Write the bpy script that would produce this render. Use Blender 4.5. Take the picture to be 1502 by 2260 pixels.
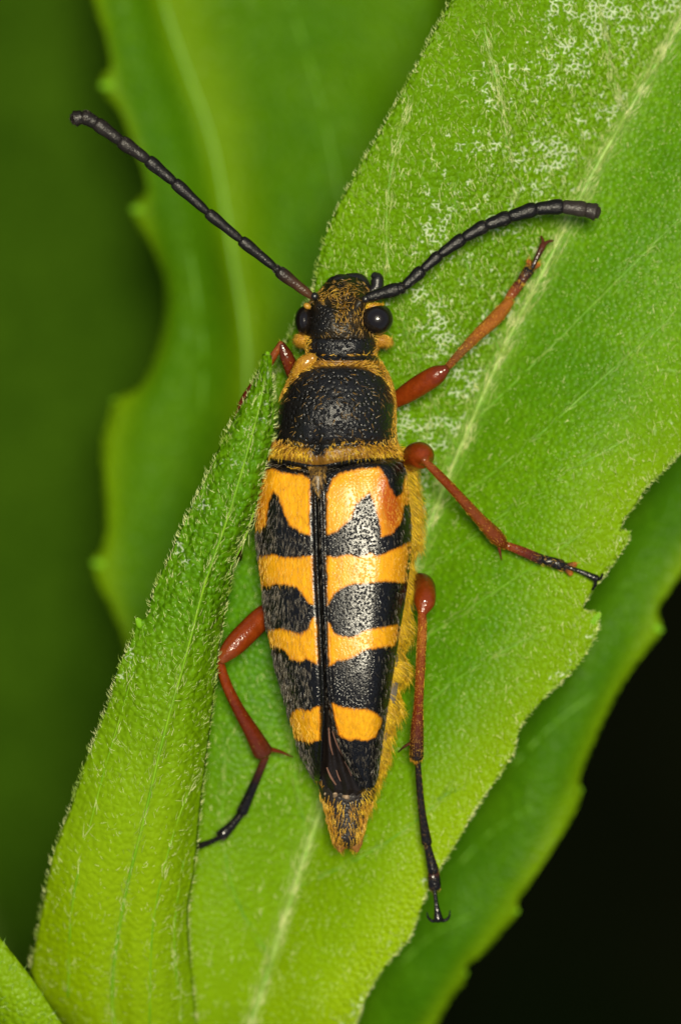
# A banded flower beetle resting on the hairy leaves of a plant, seen from above.
# 1 Blender unit = 1 cm.  X = right, Y = up in the picture, Z = up towards the camera.
import bpy, math
import numpy as np
from mathutils import Vector, Matrix

for o in list(bpy.data.objects):
    bpy.data.objects.remove(o, do_unlink=True)
scene = bpy.context.scene
scene.unit_settings.system = 'METRIC'
scene.unit_settings.scale_length = 0.01

# ------------------------------------------------------------------ camera
CAM_H = 25.0
cam = bpy.data.cameras.new('camera')
cam_ob = bpy.data.objects.new('camera', cam)
scene.collection.objects.link(cam_ob)
cam_ob.location = (0, 0, CAM_H)
cam.sensor_fit = 'VERTICAL'
cam.sensor_height = 24.0
cam.lens = 24.0 * CAM_H / 2.26
cam.clip_start = 0.5
cam.clip_end = 4000
cam.dof.use_dof = True
cam.dof.focus_distance = CAM_H - 0.03
APERTURE = 0.55
cam.dof.aperture_fstop = cam.lens * 1e-3 / APERTURE
scene.camera = cam_ob

# ------------------------------------------------------------------ sky, sun, exposure
SUN = Vector((0.03, 0.05, 1.0)).normalized()
world = bpy.data.worlds.new('World')
scene.world = world
world.use_nodes = True
wn = world.node_tree
wn.nodes.clear()
sky = wn.nodes.new('ShaderNodeTexSky')
sky.sky_type = 'NISHITA'
sky.sun_disc = False
sky.sun_elevation = math.asin(SUN.z)
sky.sun_rotation = math.atan2(SUN.x, SUN.y)
bg = wn.nodes.new('ShaderNodeBackground')
bg.inputs['Strength'].default_value = 0.05
wo = wn.nodes.new('ShaderNodeOutputWorld')
wn.links.new(sky.outputs[0], bg.inputs['Color'])
wn.links.new(bg.outputs[0], wo.inputs['Surface'])
sun = bpy.data.lights.new('sun', 'SUN')
sun.energy = 4.0
sun.angle = math.radians(8)
sun.color = (1.0, 0.92, 0.70)
sun_ob = bpy.data.objects.new('sun', sun)
scene.collection.objects.link(sun_ob)
sun_ob.location = SUN * 60
sun_ob.rotation_euler = SUN.to_track_quat('Z', 'Y').to_euler()
vs = scene.view_settings
vs.view_transform = 'Standard'
vs.look = 'None'
vs.gamma = 1.0
vs.use_curve_mapping = False
vs.exposure = 0.66
scene.cycles.use_denoising = True
scene.cycles.max_bounces = 5
scene.cycles.diffuse_bounces = 3
scene.cycles.glossy_bounces = 2
scene.cycles.transmission_bounces = 4

rng = np.random.default_rng(7)

# ------------------------------------------------------------------ geometry helpers
def P(px, py, z):
    """picture position (1502 x 2260) of a point at height z -> place in the scene"""
    s = (CAM_H - z) / CAM_H / 1000.0
    return np.array([(px - 751) * s, (1130 - py) * s, z])

def W(a):
    """beetle drawing space (px, py, height in px) -> scene"""
    a = np.asarray(a, float)
    out = np.empty_like(a)
    out[..., 0] = (a[..., 0] - 751) / 1000
    out[..., 1] = (1130 - a[..., 1]) / 1000
    out[..., 2] = a[..., 2] / 1000
    return out

def crom(pts, n, by='arc'):
    """Catmull-Rom resample of a polyline to n points spaced by chord length"""
    p = np.asarray(pts, float)
    d = np.r_[0, np.cumsum(np.linalg.norm(np.diff(p, axis=0), axis=1) + 1e-9)]
    return cubic(d, p, np.linspace(0, d[-1], n))

def cubic(x, y, q):
    """monotone-ish cubic interpolation of y(x) at q"""
    x = np.asarray(x, float); y = np.asarray(y, float)
    one = y.ndim == 1
    if one: y = y[:, None]
    h = np.diff(x)[:, None]
    s = np.diff(y, axis=0) / h
    m = np.empty_like(y)
    m[0], m[-1] = s[0], s[-1]
    a, b = s[:-1], s[1:]
    ha, hb = h[:-1], h[1:]
    mm = (a * hb + b * ha) / (ha + hb)
    lim = 3 * np.minimum(np.abs(a), np.abs(b))
    mm = np.where(a * b <= 0, mm * 0.35, np.sign(mm) * np.minimum(np.abs(mm), lim + 1e-12))
    m[1:-1] = mm
    q = np.clip(np.asarray(q, float), x[0], x[-1])
    i = np.clip(np.searchsorted(x, q, side='right') - 1, 0, len(x) - 2)
    hh = h[i]
    t = ((q - x[i]) / hh[:, 0])[:, None]
    r = (y[i] * (2*t**3 - 3*t**2 + 1) + hh * m[i] * (t**3 - 2*t**2 + t)
         + y[i+1] * (-2*t**3 + 3*t**2) + hh * m[i+1] * (t**3 - t**2))
    return r[:, 0] if one else r

def vnoise(p, scale, seed=0):
    """smooth value noise in [-1,1], p (...,3)"""
    p = np.asarray(p) * scale + 100.0
    i = np.floor(p).astype(np.int64)
    f = p - i
    f = f * f * (3 - 2 * f)
    def h(a, b, c):
        v = (a * 374761393 + b * 668265263 + c * 2147483647 + seed * 974634777) & 0xffffffff
        v = ((v ^ (v >> 13)) * 1274126177) & 0xffffffff
        return ((v ^ (v >> 16)) & 0xffff) / 32767.5 - 1
    r = 0
    for a in (0, 1):
        for b in (0, 1):
            for c in (0, 1):
                w = (f[..., 0] if a else 1 - f[..., 0]) * (f[..., 1] if b else 1 - f[..., 1]) * (f[..., 2] if c else 1 - f[..., 2])
                r = r + w * h(i[..., 0] + a, i[..., 1] + b, i[..., 2] + c)
    return r

def link(o, parent=None):
    scene.collection.objects.link(o)
    if parent is not None:
        o.parent = parent
        o.matrix_parent_inverse = parent_world(parent).inverted()
    return o

def parent_world(p):
    m = p.matrix_basis.copy()
    if p.parent is not None:
        return parent_world(p.parent) @ p.matrix_parent_inverse @ m
    return m

def mesh_obj(name, verts, faces, mat, parent=None, smooth=True, attrs=None):
    me = bpy.data.meshes.new(name)
    verts = np.asarray(verts, float).reshape(-1, 3)
    me.from_pydata(verts.tolist(), [], faces if isinstance(faces, list) else faces.tolist())
    if smooth:
        me.polygons.foreach_set('use_smooth', np.ones(len(me.polygons), bool))
    for k, v in (attrs or {}).items():
        v = np.asarray(v, np.float32)
        if v.ndim == 1 or v.shape[-1] == 1 or v.size == len(verts):
            at = me.attributes.new(k, 'FLOAT', 'POINT'); at.data.foreach_set('value', v.ravel())
        else:
            at = me.attributes.new(k, 'FLOAT_COLOR', 'POINT')
            at.data.foreach_set('color', np.c_[v.reshape(-1, 3), np.ones(len(verts))].astype(np.float32).ravel())
    me.update()
    if mat is not None:
        me.materials.append(mat)
    o = bpy.data.objects.new(name, me)
    return link(o, parent)

def grid_faces(n, m, closed=False, flip=False):
    i = np.arange(n - 1)[:, None]
    j = np.arange(m if closed else m - 1)[None, :]
    j2 = (j + 1) % m
    a = i * m + j; b = i * m + j2; c = (i + 1) * m + j2; d = (i + 1) * m + j
    f = np.stack([a, b, c, d], -1).reshape(-1, 4)
    return f[:, ::-1] if flip else f

def grid_obj(name, V, mat, parent=None, closed=False, flip=False, attrs=None, caps=False):
    n, m = V.shape[:2]
    f = grid_faces(n, m, closed, flip).tolist()
    if caps and closed:
        e = list(range(m)); g = [(n - 1) * m + k for k in range(m)]
        f.append(e[::-1] if not flip else e)
        f.append(g if not flip else g[::-1])
    return mesh_obj(name, V.reshape(-1, 3), f, mat, parent, attrs=attrs)

def sample(V, N, closed=False, flip=False, keep=None, weight=None):
    """random points on a grid surface: point, normal, tangent along rows, tangent along columns"""
    n, m = V.shape[:2]
    Vc = np.concatenate([V, V[:, :1]], 1) if closed else V
    a, b, c, d = Vc[:-1, :-1], Vc[:-1, 1:], Vc[1:, 1:], Vc[1:, :-1]
    nr = np.cross(c - a, d - b)
    if flip: nr = -nr
    ar = np.linalg.norm(nr, axis=-1)
    w = ar.copy()
    if weight is not None:
        w *= weight((a + b + c + d) / 4)
    w = w.ravel() / w.sum()
    k = rng.choice(len(w), N, p=w)
    i, j = np.unravel_index(k, ar.shape)
    u = rng.random((N, 1)); v = rng.random((N, 1))
    p = a[i, j] * (1-u) * (1-v) + b[i, j] * (1-u) * v + c[i, j] * u * v + d[i, j] * u * (1-v)
    nn = -nr[i, j] / (ar[i, j][:, None] + 1e-12)
    tu = d[i, j] - a[i, j]; tu = tu / (np.linalg.norm(tu, axis=1, keepdims=True) + 1e-12)
    tv = b[i, j] - a[i, j]; tv = tv / (np.linalg.norm(tv, axis=1, keepdims=True) + 1e-12)
    if keep is not None:
        s = keep(p)
        p, nn, tu, tv = p[s], nn[s], tu[s], tv[s]
    return p, nn, tu, tv

def unit(v):
    return v / (np.linalg.norm(v, axis=-1, keepdims=True) + 1e-12)

def hair_mesh(name, base, d0, d1, length, rad, mat, parent, tip=0.15):
    """many fine hairs joined in one part: three-sided, bent once, pointed"""
    N = len(base)
    length = np.broadcast_to(np.asarray(length, float), (N,))[:, None]
    rad = np.broadcast_to(np.asarray(rad, float), (N,))[:, None]
    d0 = unit(d0); d1 = unit(d1)
    mid = base + d0 * length * 0.5
    end = mid + d1 * length * 0.5
    ref = rng.normal(size=(N, 3))
    s1 = unit(np.cross(d0, ref)); s2 = np.cross(d0, s1)
    V = np.empty((N, 7, 3))
    for k in range(3):
        a = 2 * math.pi * k / 3
        off = (math.cos(a) * s1 + math.sin(a) * s2) * rad
        V[:, k] = base - d0 * length * 0.04 + off
        V[:, 3 + k] = mid + off * 0.8
    V[:, 6] = end
    o = (np.arange(N) * 7)[:, None]
    q = [(0, 1, 4, 3), (1, 2, 5, 4), (2, 0, 3, 5)]
    t = [(3, 4, 6), (4, 5, 6), (5, 3, 6)]
    quads = np.concatenate([o + np.array(x)[None] for x in q])
    tris = np.concatenate([o + np.array(x)[None] for x in t])
    me = bpy.data.meshes.new(name)
    nv, nq, nt = N * 7, len(quads), len(tris)
    me.vertices.add(nv); me.vertices.foreach_set('co', V.astype(np.float32).ravel())
    me.loops.add(nq * 4 + nt * 3)
    me.loops.foreach_set('vertex_index', np.r_[quads.ravel(), tris.ravel()].astype(np.int32))
    me.polygons.add(nq + nt)
    me.polygons.foreach_set('loop_start', np.r_[np.arange(nq) * 4, nq * 4 + np.arange(nt) * 3].astype(np.int32))
    me.update(calc_edges=True)
    me.validate()
    me.materials.append(mat)
    ob = bpy.data.objects.new(name, me)
    ob['kind'] = 'stuff'
    return link(ob, parent)

def frames(c):
    """rotation-minimising frames along a polyline"""
    t = unit(np.gradient(c, axis=0))
    up = np.array([0, 0, 1.0])
    if abs(t[0] @ up) > 0.9: up = np.array([0, 1.0, 0])
    s = np.empty_like(c); b = np.empty_like(c)
    v = unit(np.cross(up, t[0]))
    for i in range(len(c)):
        v = unit(v - t[i] * (v @ t[i]))
        s[i] = v; b[i] = np.cross(t[i], v)
    return t, s, b

def tube(points, radii, n=24, m=14, flat=1.0):
    """grid of a tapering limb through points with radii given at the points; ends closed to a point"""
    p = np.asarray(points, float); r = np.asarray(radii, float)
    d = np.r_[0, np.cumsum(np.linalg.norm(np.diff(p, axis=0), axis=1))]
    q = np.linspace(0, d[-1], n)
    c = cubic(d, p, q); rr = cubic(d, r, q)
    t, s, b = frames(c)
    a = np.linspace(0, 2 * math.pi, m, endpoint=False)
    V = c[:, None] + rr[:, None, None] * (np.cos(a)[None, :, None] * s[:, None] + np.sin(a)[None, :, None] * b[:, None] * flat)
    # rounded ends
    def cap(i, sgn):
        out = []
        for f in (0.92, 0.7, 0.38, 0.02):
            k = math.sqrt(1 - f * f)
            out.append(c[i] + (V[i] - c[i]) * f + sgn * t[i] * rr[i] * k * 0.6)
        return out
    st = cap(0, -1)[::-1]; en = cap(-1, 1)
    return np.concatenate([np.array(st), V, np.array(en)]), np.r_[np.zeros(4), q / d[-1], np.ones(4)]

# ------------------------------------------------------------------ material helpers
def new_mat(name):
    m = bpy.data.materials.new(name); m.use_nodes = True
    nt = m.node_tree; nt.nodes.clear()
    out = nt.nodes.new('ShaderNodeOutputMaterial')
    b = nt.nodes.new('ShaderNodeBsdfPrincipled')
    nt.links.new(b.outputs[0], out.inputs['Surface'])
    return m, nt, b, out

class NT:
    def __init__(s, nt): s.nt = nt
    def node(s, t, **k):
        n = s.nt.nodes.new(t)
        for a, v in k.items(): setattr(n, a, v)
        return n
    def put(s, sock, v):
        if hasattr(v, 'is_output'): s.nt.links.new(v, sock)
        elif isinstance(v, (tuple, list)) and len(v) == 3 and sock.type == 'RGBA': sock.default_value = (*v, 1)
        else: sock.default_value = v
    def math(s, op, a, b=0.0, c=None, clamp=False):
        n = s.node('ShaderNodeMath', operation=op, use_clamp=clamp)
        s.put(n.inputs[0], a); s.put(n.inputs[1], b)
        if c is not None: s.put(n.inputs[2], c)
        return n.outputs[0]
    def mix(s, f, a, b, blend='MIX'):
        n = s.node('ShaderNodeMix', data_type='RGBA', blend_type=blend)
        s.put(n.inputs[0], f); s.put(n.inputs[6], a); s.put(n.inputs[7], b)
        return n.outputs[2]
    def ramp(s, v, a, b, lo=0.0, hi=1.0):
        n = s.node('ShaderNodeMapRange', interpolation_type='SMOOTHSTEP')
        s.put(n.inputs[0], v); s.put(n.inputs[1], a); s.put(n.inputs[2], b); s.put(n.inputs[3], lo); s.put(n.inputs[4], hi)
        return n.outputs[0]
    def coord(s, scale=None, loc=(0, 0, 0), rot=(0, 0, 0)):
        c = s.node('ShaderNodeTexCoord').outputs['Object']
        if scale is None: return c
        m = s.node('ShaderNodeMapping')
        s.nt.links.new(c, m.inputs[0]); m.inputs['Scale'].default_value = scale
        m.inputs['Location'].default_value = loc; m.inputs['Rotation'].default_value = rot
        return m.outputs[0]
    def noise(s, vec, scale, detail=2, rough=0.5):
        n = s.node('ShaderNodeTexNoise'); s.put(n.inputs['Vector'], vec)
        n.inputs['Scale'].default_value = scale; n.inputs['Detail'].default_value = detail; n.inputs['Roughness'].default_value = rough
        return n.outputs[0]
    def voronoi(s, vec, scale, feature='F1', out='Distance', rnd=1.0, dim='3D'):
        n = s.node('ShaderNodeTexVoronoi', feature=feature, voronoi_dimensions=dim); s.put(n.inputs['Vector'], vec)
        n.inputs['Scale'].default_value = scale; n.inputs['Randomness'].default_value = rnd
        return n.outputs[out]
    def attr(s, name, out='Fac'):
        n = s.node('ShaderNodeAttribute', attribute_name=name); return n.outputs[out]
    def bump(s, h, strength, dist, normal=None):
        n = s.node('ShaderNodeBump'); s.put(n.inputs['Height'], h)
        n.inputs['Strength'].default_value = strength; n.inputs['Distance'].default_value = dist
        if normal is not None: s.nt.links.new(normal, n.inputs['Normal'])
        return n.outputs[0]

def plain_mat(name, col, rough=0.5, spec=0.5, var=0.0, scale=40, bump=0.0, bdist=0.003, sss=0.0):
    m, nt, b, out = new_mat(name); t = NT(nt)
    c = t.coord()
    if var:
        f = t.noise(c, scale, 3)
        lo = tuple(x * (1 - var) for x in col); hi = tuple(min(1, x * (1 + var)) for x in col)
        t.put(b.inputs['Base Color'], t.mix(f, lo, hi))
    else:
        b.inputs['Base Color'].default_value = (*col, 1)
    b.inputs['Roughness'].default_value = rough
    b.inputs['Specular IOR Level'].default_value = spec
    if bump:
        t.put(b.inputs['Normal'], t.bump(t.noise(c, scale * 3, 2), bump, bdist))
    return m

def leaf_mat(name, deep, light, glint_mix=0.5, hairy=1.0, trans=0.25, cell=62.0, spec=0.22):
    """leaf skin: attribute 'vein' lightens along the ribs, pebbled bump, glints painted as pale patches between the pebbles"""
    m, nt, b, out = new_mat(name); t = NT(nt)
    c = t.coord()
    big = t.noise(c, 2.6, 3, 0.55)
    fine = t.noise(c, 38, 3, 0.6)
    f = t.math('ADD', t.math('MULTIPLY', big, 0.9), t.math('MULTIPLY', fine, 0.35))
    col = t.mix(t.ramp(f, 0.38, 0.86), deep, light)
    mott = t.noise(c, 105, 3, 0.7)
    col = t.mix(t.ramp(mott, 0.35, 0.65, 0.5, 0.0), col, tuple(v * 0.45 for v in deep))
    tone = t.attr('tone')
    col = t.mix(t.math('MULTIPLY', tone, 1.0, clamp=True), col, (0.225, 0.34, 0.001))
    wv = t.noise(c, 30, 2)
    dist = t.node('ShaderNodeVectorMath', operation='SCALE')
    cc = t.node('ShaderNodeVectorMath', operation='ADD')
    nz = t.node('ShaderNodeTexNoise'); t.put(nz.inputs['Vector'], c); nz.inputs['Scale'].default_value = 55
    nt.links.new(nz.outputs['Color'], dist.inputs[0]); dist.inputs['Scale'].default_value = 0.012
    nt.links.new(c, cc.inputs[0]); nt.links.new(dist.outputs[0], cc.inputs[1])
    edge = t.voronoi(cc.outputs[0], cell, 'DISTANCE_TO_EDGE', dim='2D')
    f1 = t.voronoi(cc.outputs[0], cell, 'F1', dim='2D')
    # glints painted into the colour: only in scattered areas, and only in the net between the pebbles
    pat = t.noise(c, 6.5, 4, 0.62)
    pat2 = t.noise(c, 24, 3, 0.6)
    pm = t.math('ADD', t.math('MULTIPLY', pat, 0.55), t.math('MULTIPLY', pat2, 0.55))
    pm = t.math('ADD', pm, t.math('MULTIPLY', t.attr('glint'), 0.12))
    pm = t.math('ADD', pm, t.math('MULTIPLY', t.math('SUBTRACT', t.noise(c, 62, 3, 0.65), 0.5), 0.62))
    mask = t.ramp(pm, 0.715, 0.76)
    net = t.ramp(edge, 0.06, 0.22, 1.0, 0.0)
    glint = t.math('MULTIPLY', t.math('MULTIPLY', mask, net), glint_mix, clamp=True)
    vein = t.attr('vein')
    col = t.mix(t.math('MULTIPLY', vein, 0.4), col, (0.20, 0.32, 0.06))
    col = t.mix(glint, col, (0.52, 0.60, 0.40))
    t.put(b.inputs['Base Color'], col)
    t.put(b.inputs['Roughness'], t.math('ADD', t.math('MULTIPLY', fine, 0.25), 0.30))
    b.inputs['Specular IOR Level'].default_value = spec
    hgt = t.math('ADD', t.math('MULTIPLY', t.ramp(f1, 0.0, 0.8), -0.8), t.math('MULTIPLY', fine, 0.3))
    bn = t.node('ShaderNodeBump'); t.put(bn.inputs['Height'], hgt); bn.inputs['Distance'].default_value = 0.010
    t.put(bn.inputs['Strength'], t.math('MULTIPLY', t.math('ADD', t.attr('peb'), 0.12), 0.62 * hairy))
    t.put(b.inputs['Normal'], bn.outputs[0])
    if trans:
        tr = t.node('ShaderNodeBsdfTranslucent')
        t.put(tr.inputs['Color'], t.mix(0.5, col, (0.30, 0.48, 0.01)))
        ms = t.node('ShaderNodeMixShader'); ms.inputs[0].default_value = trans
        nt.links.new(b.outputs[0], ms.inputs[1]); nt.links.new(tr.outputs[0], ms.inputs[2])
        nt.links.new(ms.outputs[0], out.inputs['Surface'])
    return m

def hair_mat(name, a, b_, rough=0.35, spec=0.5, scale=60, trans=0.0):
    m, nt, b, out = new_mat(name); t = NT(nt)
    t.put(b.inputs['Base Color'], t.mix(t.ramp(t.noise(t.coord(), scale, 1), 0.35, 0.65), a, b_))
    b.inputs['Roughness'].default_value = rough
    b.inputs['Specular IOR Level'].default_value = spec
    if trans:
        tr = t.node('ShaderNodeBsdfTranslucent'); tr.inputs['Color'].default_value = (*b_, 1)
        ms = t.node('ShaderNodeMixShader'); ms.inputs[0].default_value = trans
        nt.links.new(b.outputs[0], ms.inputs[1]); nt.links.new(tr.outputs[0], ms.inputs[2])
        nt.links.new(ms.outputs[0], out.inputs['Surface'])
    return m

M_HAIR_PALE = hair_mat('pale_leaf_hair', (0.28, 0.42, 0.05), (0.66, 0.72, 0.30), 0.3, 0.5, 30, 0.3)
M_HAIR_GREEN = hair_mat('green_leaf_hair', (0.15, 0.32, 0.02), (0.34, 0.48, 0.10), 0.3, 0.5, 30, 0.3)
M_VEIN = hair_mat('leaf_vein_skin', (0.13, 0.28, 0.02), (0.22, 0.35, 0.06), 0.45, 0.4, 14)
M_VEIN_DIM = hair_mat('leaf_vein_skin_green', (0.085, 0.225, 0.004), (0.115, 0.265, 0.008), 0.45, 0.4, 14)
M_VEIN_YOUNG = hair_mat('young_vein_skin', (0.10, 0.24, 0.003), (0.14, 0.28, 0.005), 0.5, 0.2, 14)
M_TOOTH = plain_mat('leaf_tooth_skin', (0.105, 0.25, 0.003), 0.6, 0.12, 0.2)
M_STEM = plain_mat('stem_skin', (0.12, 0.22, 0.02), 0.5, 0.4, 0.25, 8, 0.3)

# ------------------------------------------------------------------ ground
def soil_mat():
    m, nt, b, out = new_mat('damp_shaded_soil'); t = NT(nt)
    c = t.coord()
    f = t.noise(c, 0.8, 6, 0.65)
    col = t.mix(t.ramp(f, 0.3, 0.7), (0.0012, 0.0018, 0.0007), (0.003, 0.0036, 0.0014))  # darker than real soil: the deep shade is put into this colour
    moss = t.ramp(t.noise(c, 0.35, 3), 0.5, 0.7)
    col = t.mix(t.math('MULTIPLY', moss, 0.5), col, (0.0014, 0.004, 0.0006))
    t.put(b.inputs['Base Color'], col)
    b.inputs['Roughness'].default_value = 0.95
    b.inputs['Specular IOR Level'].default_value = 0.0
    t.put(b.inputs['Normal'], t.bump(f, 1.0, 0.8))
    return m
GZ = -46.0
gx = np.r_[-1500, -500, -150, np.linspace(-60, 60, 81), 150, 500, 1500].astype(float)
GX, GY = np.meshgrid(gx, gx, indexing='ij')
gp = np.stack([GX, GY, np.zeros_like(GX)], -1)
gp[..., 2] = GZ + 0.9 * vnoise(gp, 0.11, 3) + 0.5 * vnoise(gp, 0.3, 4)
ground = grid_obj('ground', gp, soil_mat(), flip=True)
ground['kind'] = 'structure'

# ------------------------------------------------------------------ the plant
STEM_X, STEM_Y = -0.36, -1.62
plant = bpy.data.objects.new('leafy_plant', None)
plant.location = (STEM_X, STEM_Y, GZ)
plant.empty_display_size = 2
link(plant)
plant['label'] = 'hairy green plant with lance-shaped toothed leaves that the beetle sits on'
plant['category'] = 'plant'
sp = [(STEM_X + 0.5 * math.sin(k * 0.9), STEM_Y + 0.4 * math.cos(k * 0.7) - 0.4, z) for k, z in enumerate(np.linspace(GZ - 0.6, -4, 8))]
sp += [(STEM_X, STEM_Y, -1.6), (STEM_X, STEM_Y, -0.75)]
V, tt = tube(sp, np.linspace(0.32, 0.12, len(sp)), 60, 16)
grid_obj('stem', V, M_STEM, plant, closed=True)
STEM_PATH = np.array(sp)

def leaf(L, M, R, mat, n=260, m=22, ridge=0.0, bl=0.0, br=0.0, wav=0.012, thick=0.010, label=None,
         tone=None, glint=None, peb=None, seed=0, midrib=True, rib_r=(0.020, 0.008), rib_mat=None, veins=(), vein_mat=None, veinw=1.0, soften=0.0):
    """blade between two margins and a midrib, all given as (px, py, z); returns grid and object"""
    Lw = crom([P(*p) for p in L], n); Mw = crom([P(*p) for p in M], n); Rw = crom([P(*p) for p in R], n)
    # smooth midrib
    def smooth(E, k):
        pad = np.concatenate([2 * E[:1] - E[k:0:-1], E, 2 * E[-1:] - E[-2:-k-2:-1]])
        ker = np.hanning(2 * k + 3)[1:-1]; ker /= ker.sum()
        return np.stack([np.convolve(pad[:, c], ker, 'valid') for c in range(3)], -1)
    Ls, Rs = smooth(Lw, 16), smooth(Rw, 16)
    Lw = Lw + (smooth(Lw, 7) - Lw) * soften; Rw = Rw + (smooth(Rw, 7) - Rw) * soften
    V = np.empty((n, 2 * m + 1, 3)); side = np.empty((n, 2 * m + 1))
    for j in range(2 * m + 1):
        s = (j - m) / m
        E = Rs + (Rw - Rs) * abs(s) ** 14 if s > 0 else Ls + (Lw - Ls) * abs(s) ** 14
        a = abs(s)
        e = a ** 0.9
        V[:, j] = Mw * (1 - e) + E * e
        b = br if s > 0 else bl
        V[:, j, 2] += b * math.sin(math.pi * min(1, a)) 
        side[:, j] = s
    nz = vnoise(V, 2.2, seed) * wav * 2 + vnoise(V, 7.0, seed + 1) * wav * 0.6
    fade = np.clip(1 - np.abs(side) ** 6, 0.25, 1) * np.clip(np.abs(side) * 5, 0, 1)
    V[..., 2] += nz * fade
    vein = np.exp(-(np.abs(side) / 0.035) ** 2) * 0.8 * veinw
    px = np.stack([751 + V[..., 0] * 1000 * CAM_H / (CAM_H - V[..., 2]), 1130 - V[..., 1] * 1000 * CAM_H / (CAM_H - V[..., 2])], -1)
    tn = tone(px[..., 0], px[..., 1], side) if tone else np.zeros((n, 2 * m + 1))
    fm = glint(px[..., 0], px[..., 1], side) if glint else np.zeros((n, 2 * m + 1))
    ob = grid_obj('leaf', V, mat, plant, flip=True, attrs={'vein': vein, 'tone': tn, 'glint': fm, 'peb': peb(px[..., 0], px[..., 1], side) if peb else np.full(side.shape, 0.6)})
    # make the upper side face up
    me = ob.data
    if me.polygons[len(me.polygons) // 2].normal.z < 0:
        me.flip_normals()
    so = ob.modifiers.new('thickness', 'SOLIDIFY'); so.thickness = thick; so.offset = -1
    if label: ob['label'] = label
    if midrib:
        c = Mw[3:-3].copy(); c[:, 2] += 0.002
        V2, t2 = tube(c[::6], np.linspace(rib_r[0], rib_r[1], len(c[::6])), n, 10)
        grid_obj('midrib', V2, rib_mat or M_VEIN, ob, closed=True)
    for vv in veins:
        pts = np.array([surf(V, side, *q) for q in crom(vv, 26)])
        pts[:, 2] -= 0.0008
        V3, t3 = tube(pts, np.linspace(0.0026, 0.0016, len(pts)), 40, 6)
        grid_obj('side_vein', V3, vein_mat or M_VEIN_DIM, ob, closed=True)
    return V, side, ob, Lw, Mw, Rw

def surf(V, side, px, py):
    """point of the blade seen at picture position px, py"""
    s = (CAM_H - V[..., 2]) / CAM_H / 1000
    d = (V[..., 0] - (px - 751) * s) ** 2 + (V[..., 1] - (1130 - py) * s) ** 2
    i, j = np.unravel_index(np.argmin(d), d.shape)
    z = V[i, j, 2]
    return P(px, py, z)

def in_frame(p, mg=60):
    x = 751 + p[:, 0] * 1000 * CAM_H / (CAM_H - p[:, 2]); y = 1130 - p[:, 1] * 1000 * CAM_H / (CAM_H - p[:, 2])
    return (x > -mg) & (x < 1502 + mg) & (y > -mg) & (y < 2260 + mg)

def pxy(p):
    return 751 + p[..., 0] * 1000 * CAM_H / (CAM_H - p[..., 2]), 1130 - p[..., 1] * 1000 * CAM_H / (CAM_H - p[..., 2])

def leaf_hair(V, ob, N, length=(0.016, 0.034), rad=0.0011, lift=0.35, mat=None, dirpx=None, weight=None, spread=0.5):
    p, nn, tu, tv = sample(V, N, flip=False, keep=in_frame, weight=weight)
    nn = np.where(nn[:, 2:] < 0, -nn, nn)
    d = tu if dirpx is None else np.broadcast_to(np.array([dirpx[0], -dirpx[1], 0.0]), tu.shape)
    d = unit(d + rng.normal(size=d.shape) * spread)
    d = unit(d - nn * (d * nn).sum(1, keepdims=True))
    a = rng.random((len(p), 1))
    d0 = unit(d * (0.6 + 0.4 * a) + nn * (lift + 0.5 * (1 - a)))
    d1 = unit(d + nn * (lift * 0.2 - 0.1) + rng.normal(size=d.shape) * 0.15)
    ln = length[0] + (length[1] - length[0]) * rng.random(len(p)) ** 1.5
    return hair_mesh('hair', p, d0, d1, ln, rad * (0.7 + 0.6 * rng.random(len(p))), mat or M_HAIR_PALE, ob)

def edge_hair(E, Mw, ob, N, out_sign, length=(0.018, 0.034), rad=0.0013, mat=None, z=0.0):
    """fringe standing off a margin"""
    n = len(E)
    seg = np.linalg.norm(np.diff(E, axis=0), axis=1); cs = np.r_[0, np.cumsum(seg)]
    q = rng.random(N) * cs[-1]
    i = np.clip(np.searchsorted(cs, q) - 1, 0, n - 2); f = ((q - cs[i]) / (seg[i] + 1e-9))[:, None]
    p = E[i] * (1 - f) + E[i + 1] * f
    t = unit(E[i + 1] - E[i])
    o = unit(p - Mw[i])
    o = unit(o - t * (o * t).sum(1, keepdims=True))
    s = in_frame(p); p, t, o = p[s], t[s], o[s]
    p = p - o * 0.004 * rng.random((len(p), 1)) + np.array([0, 0, z])
    d0 = unit(o * 1.0 + t * 0.5 + rng.normal(size=p.shape) * 0.3)
    d1 = unit(o * 0.25 + t * 1.0 + rng.normal(size=p.shape) * 0.3)
    ln = length[0] + (length[1] - length[0]) * rng.random(len(p))
    return hair_mesh('margin_hair', p, d0, d1, ln, rad, mat or M_HAIR_PALE, ob)

def tooth(ob, a, b, r=0.009, mat=None):
    """small blunt gland tip on a leaf tooth, from a to b (px, py, z)"""
    A, B = P(*a), P(*b)
    V, t = tube([A, A * 0.5 + B * 0.5, B], [r * 1.0, r * 0.9, r * 0.5], 8, 12, 0.55)
    grid_obj('tooth', V, mat or M_TOOTH, ob, closed=True)

def margin_tooth(ob, E, Mw, px, py, r):
    x, y = pxy(E)
    k = int(np.argmin((x - px) ** 2 + (y - py) ** 2))
    o = unit(E[k] - Mw[k]); o[2] *= 0.3
    A, B = E[k] - o * r * 1.2, E[k] + o * r * 0.1
    V, t = tube([A, (A + B) / 2, B], [r * 0.7, r * 0.62, r * 0.4], 8, 10, 0.6)
    grid_obj('tooth', V, M_TOOTH, ob, closed=True)

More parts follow.
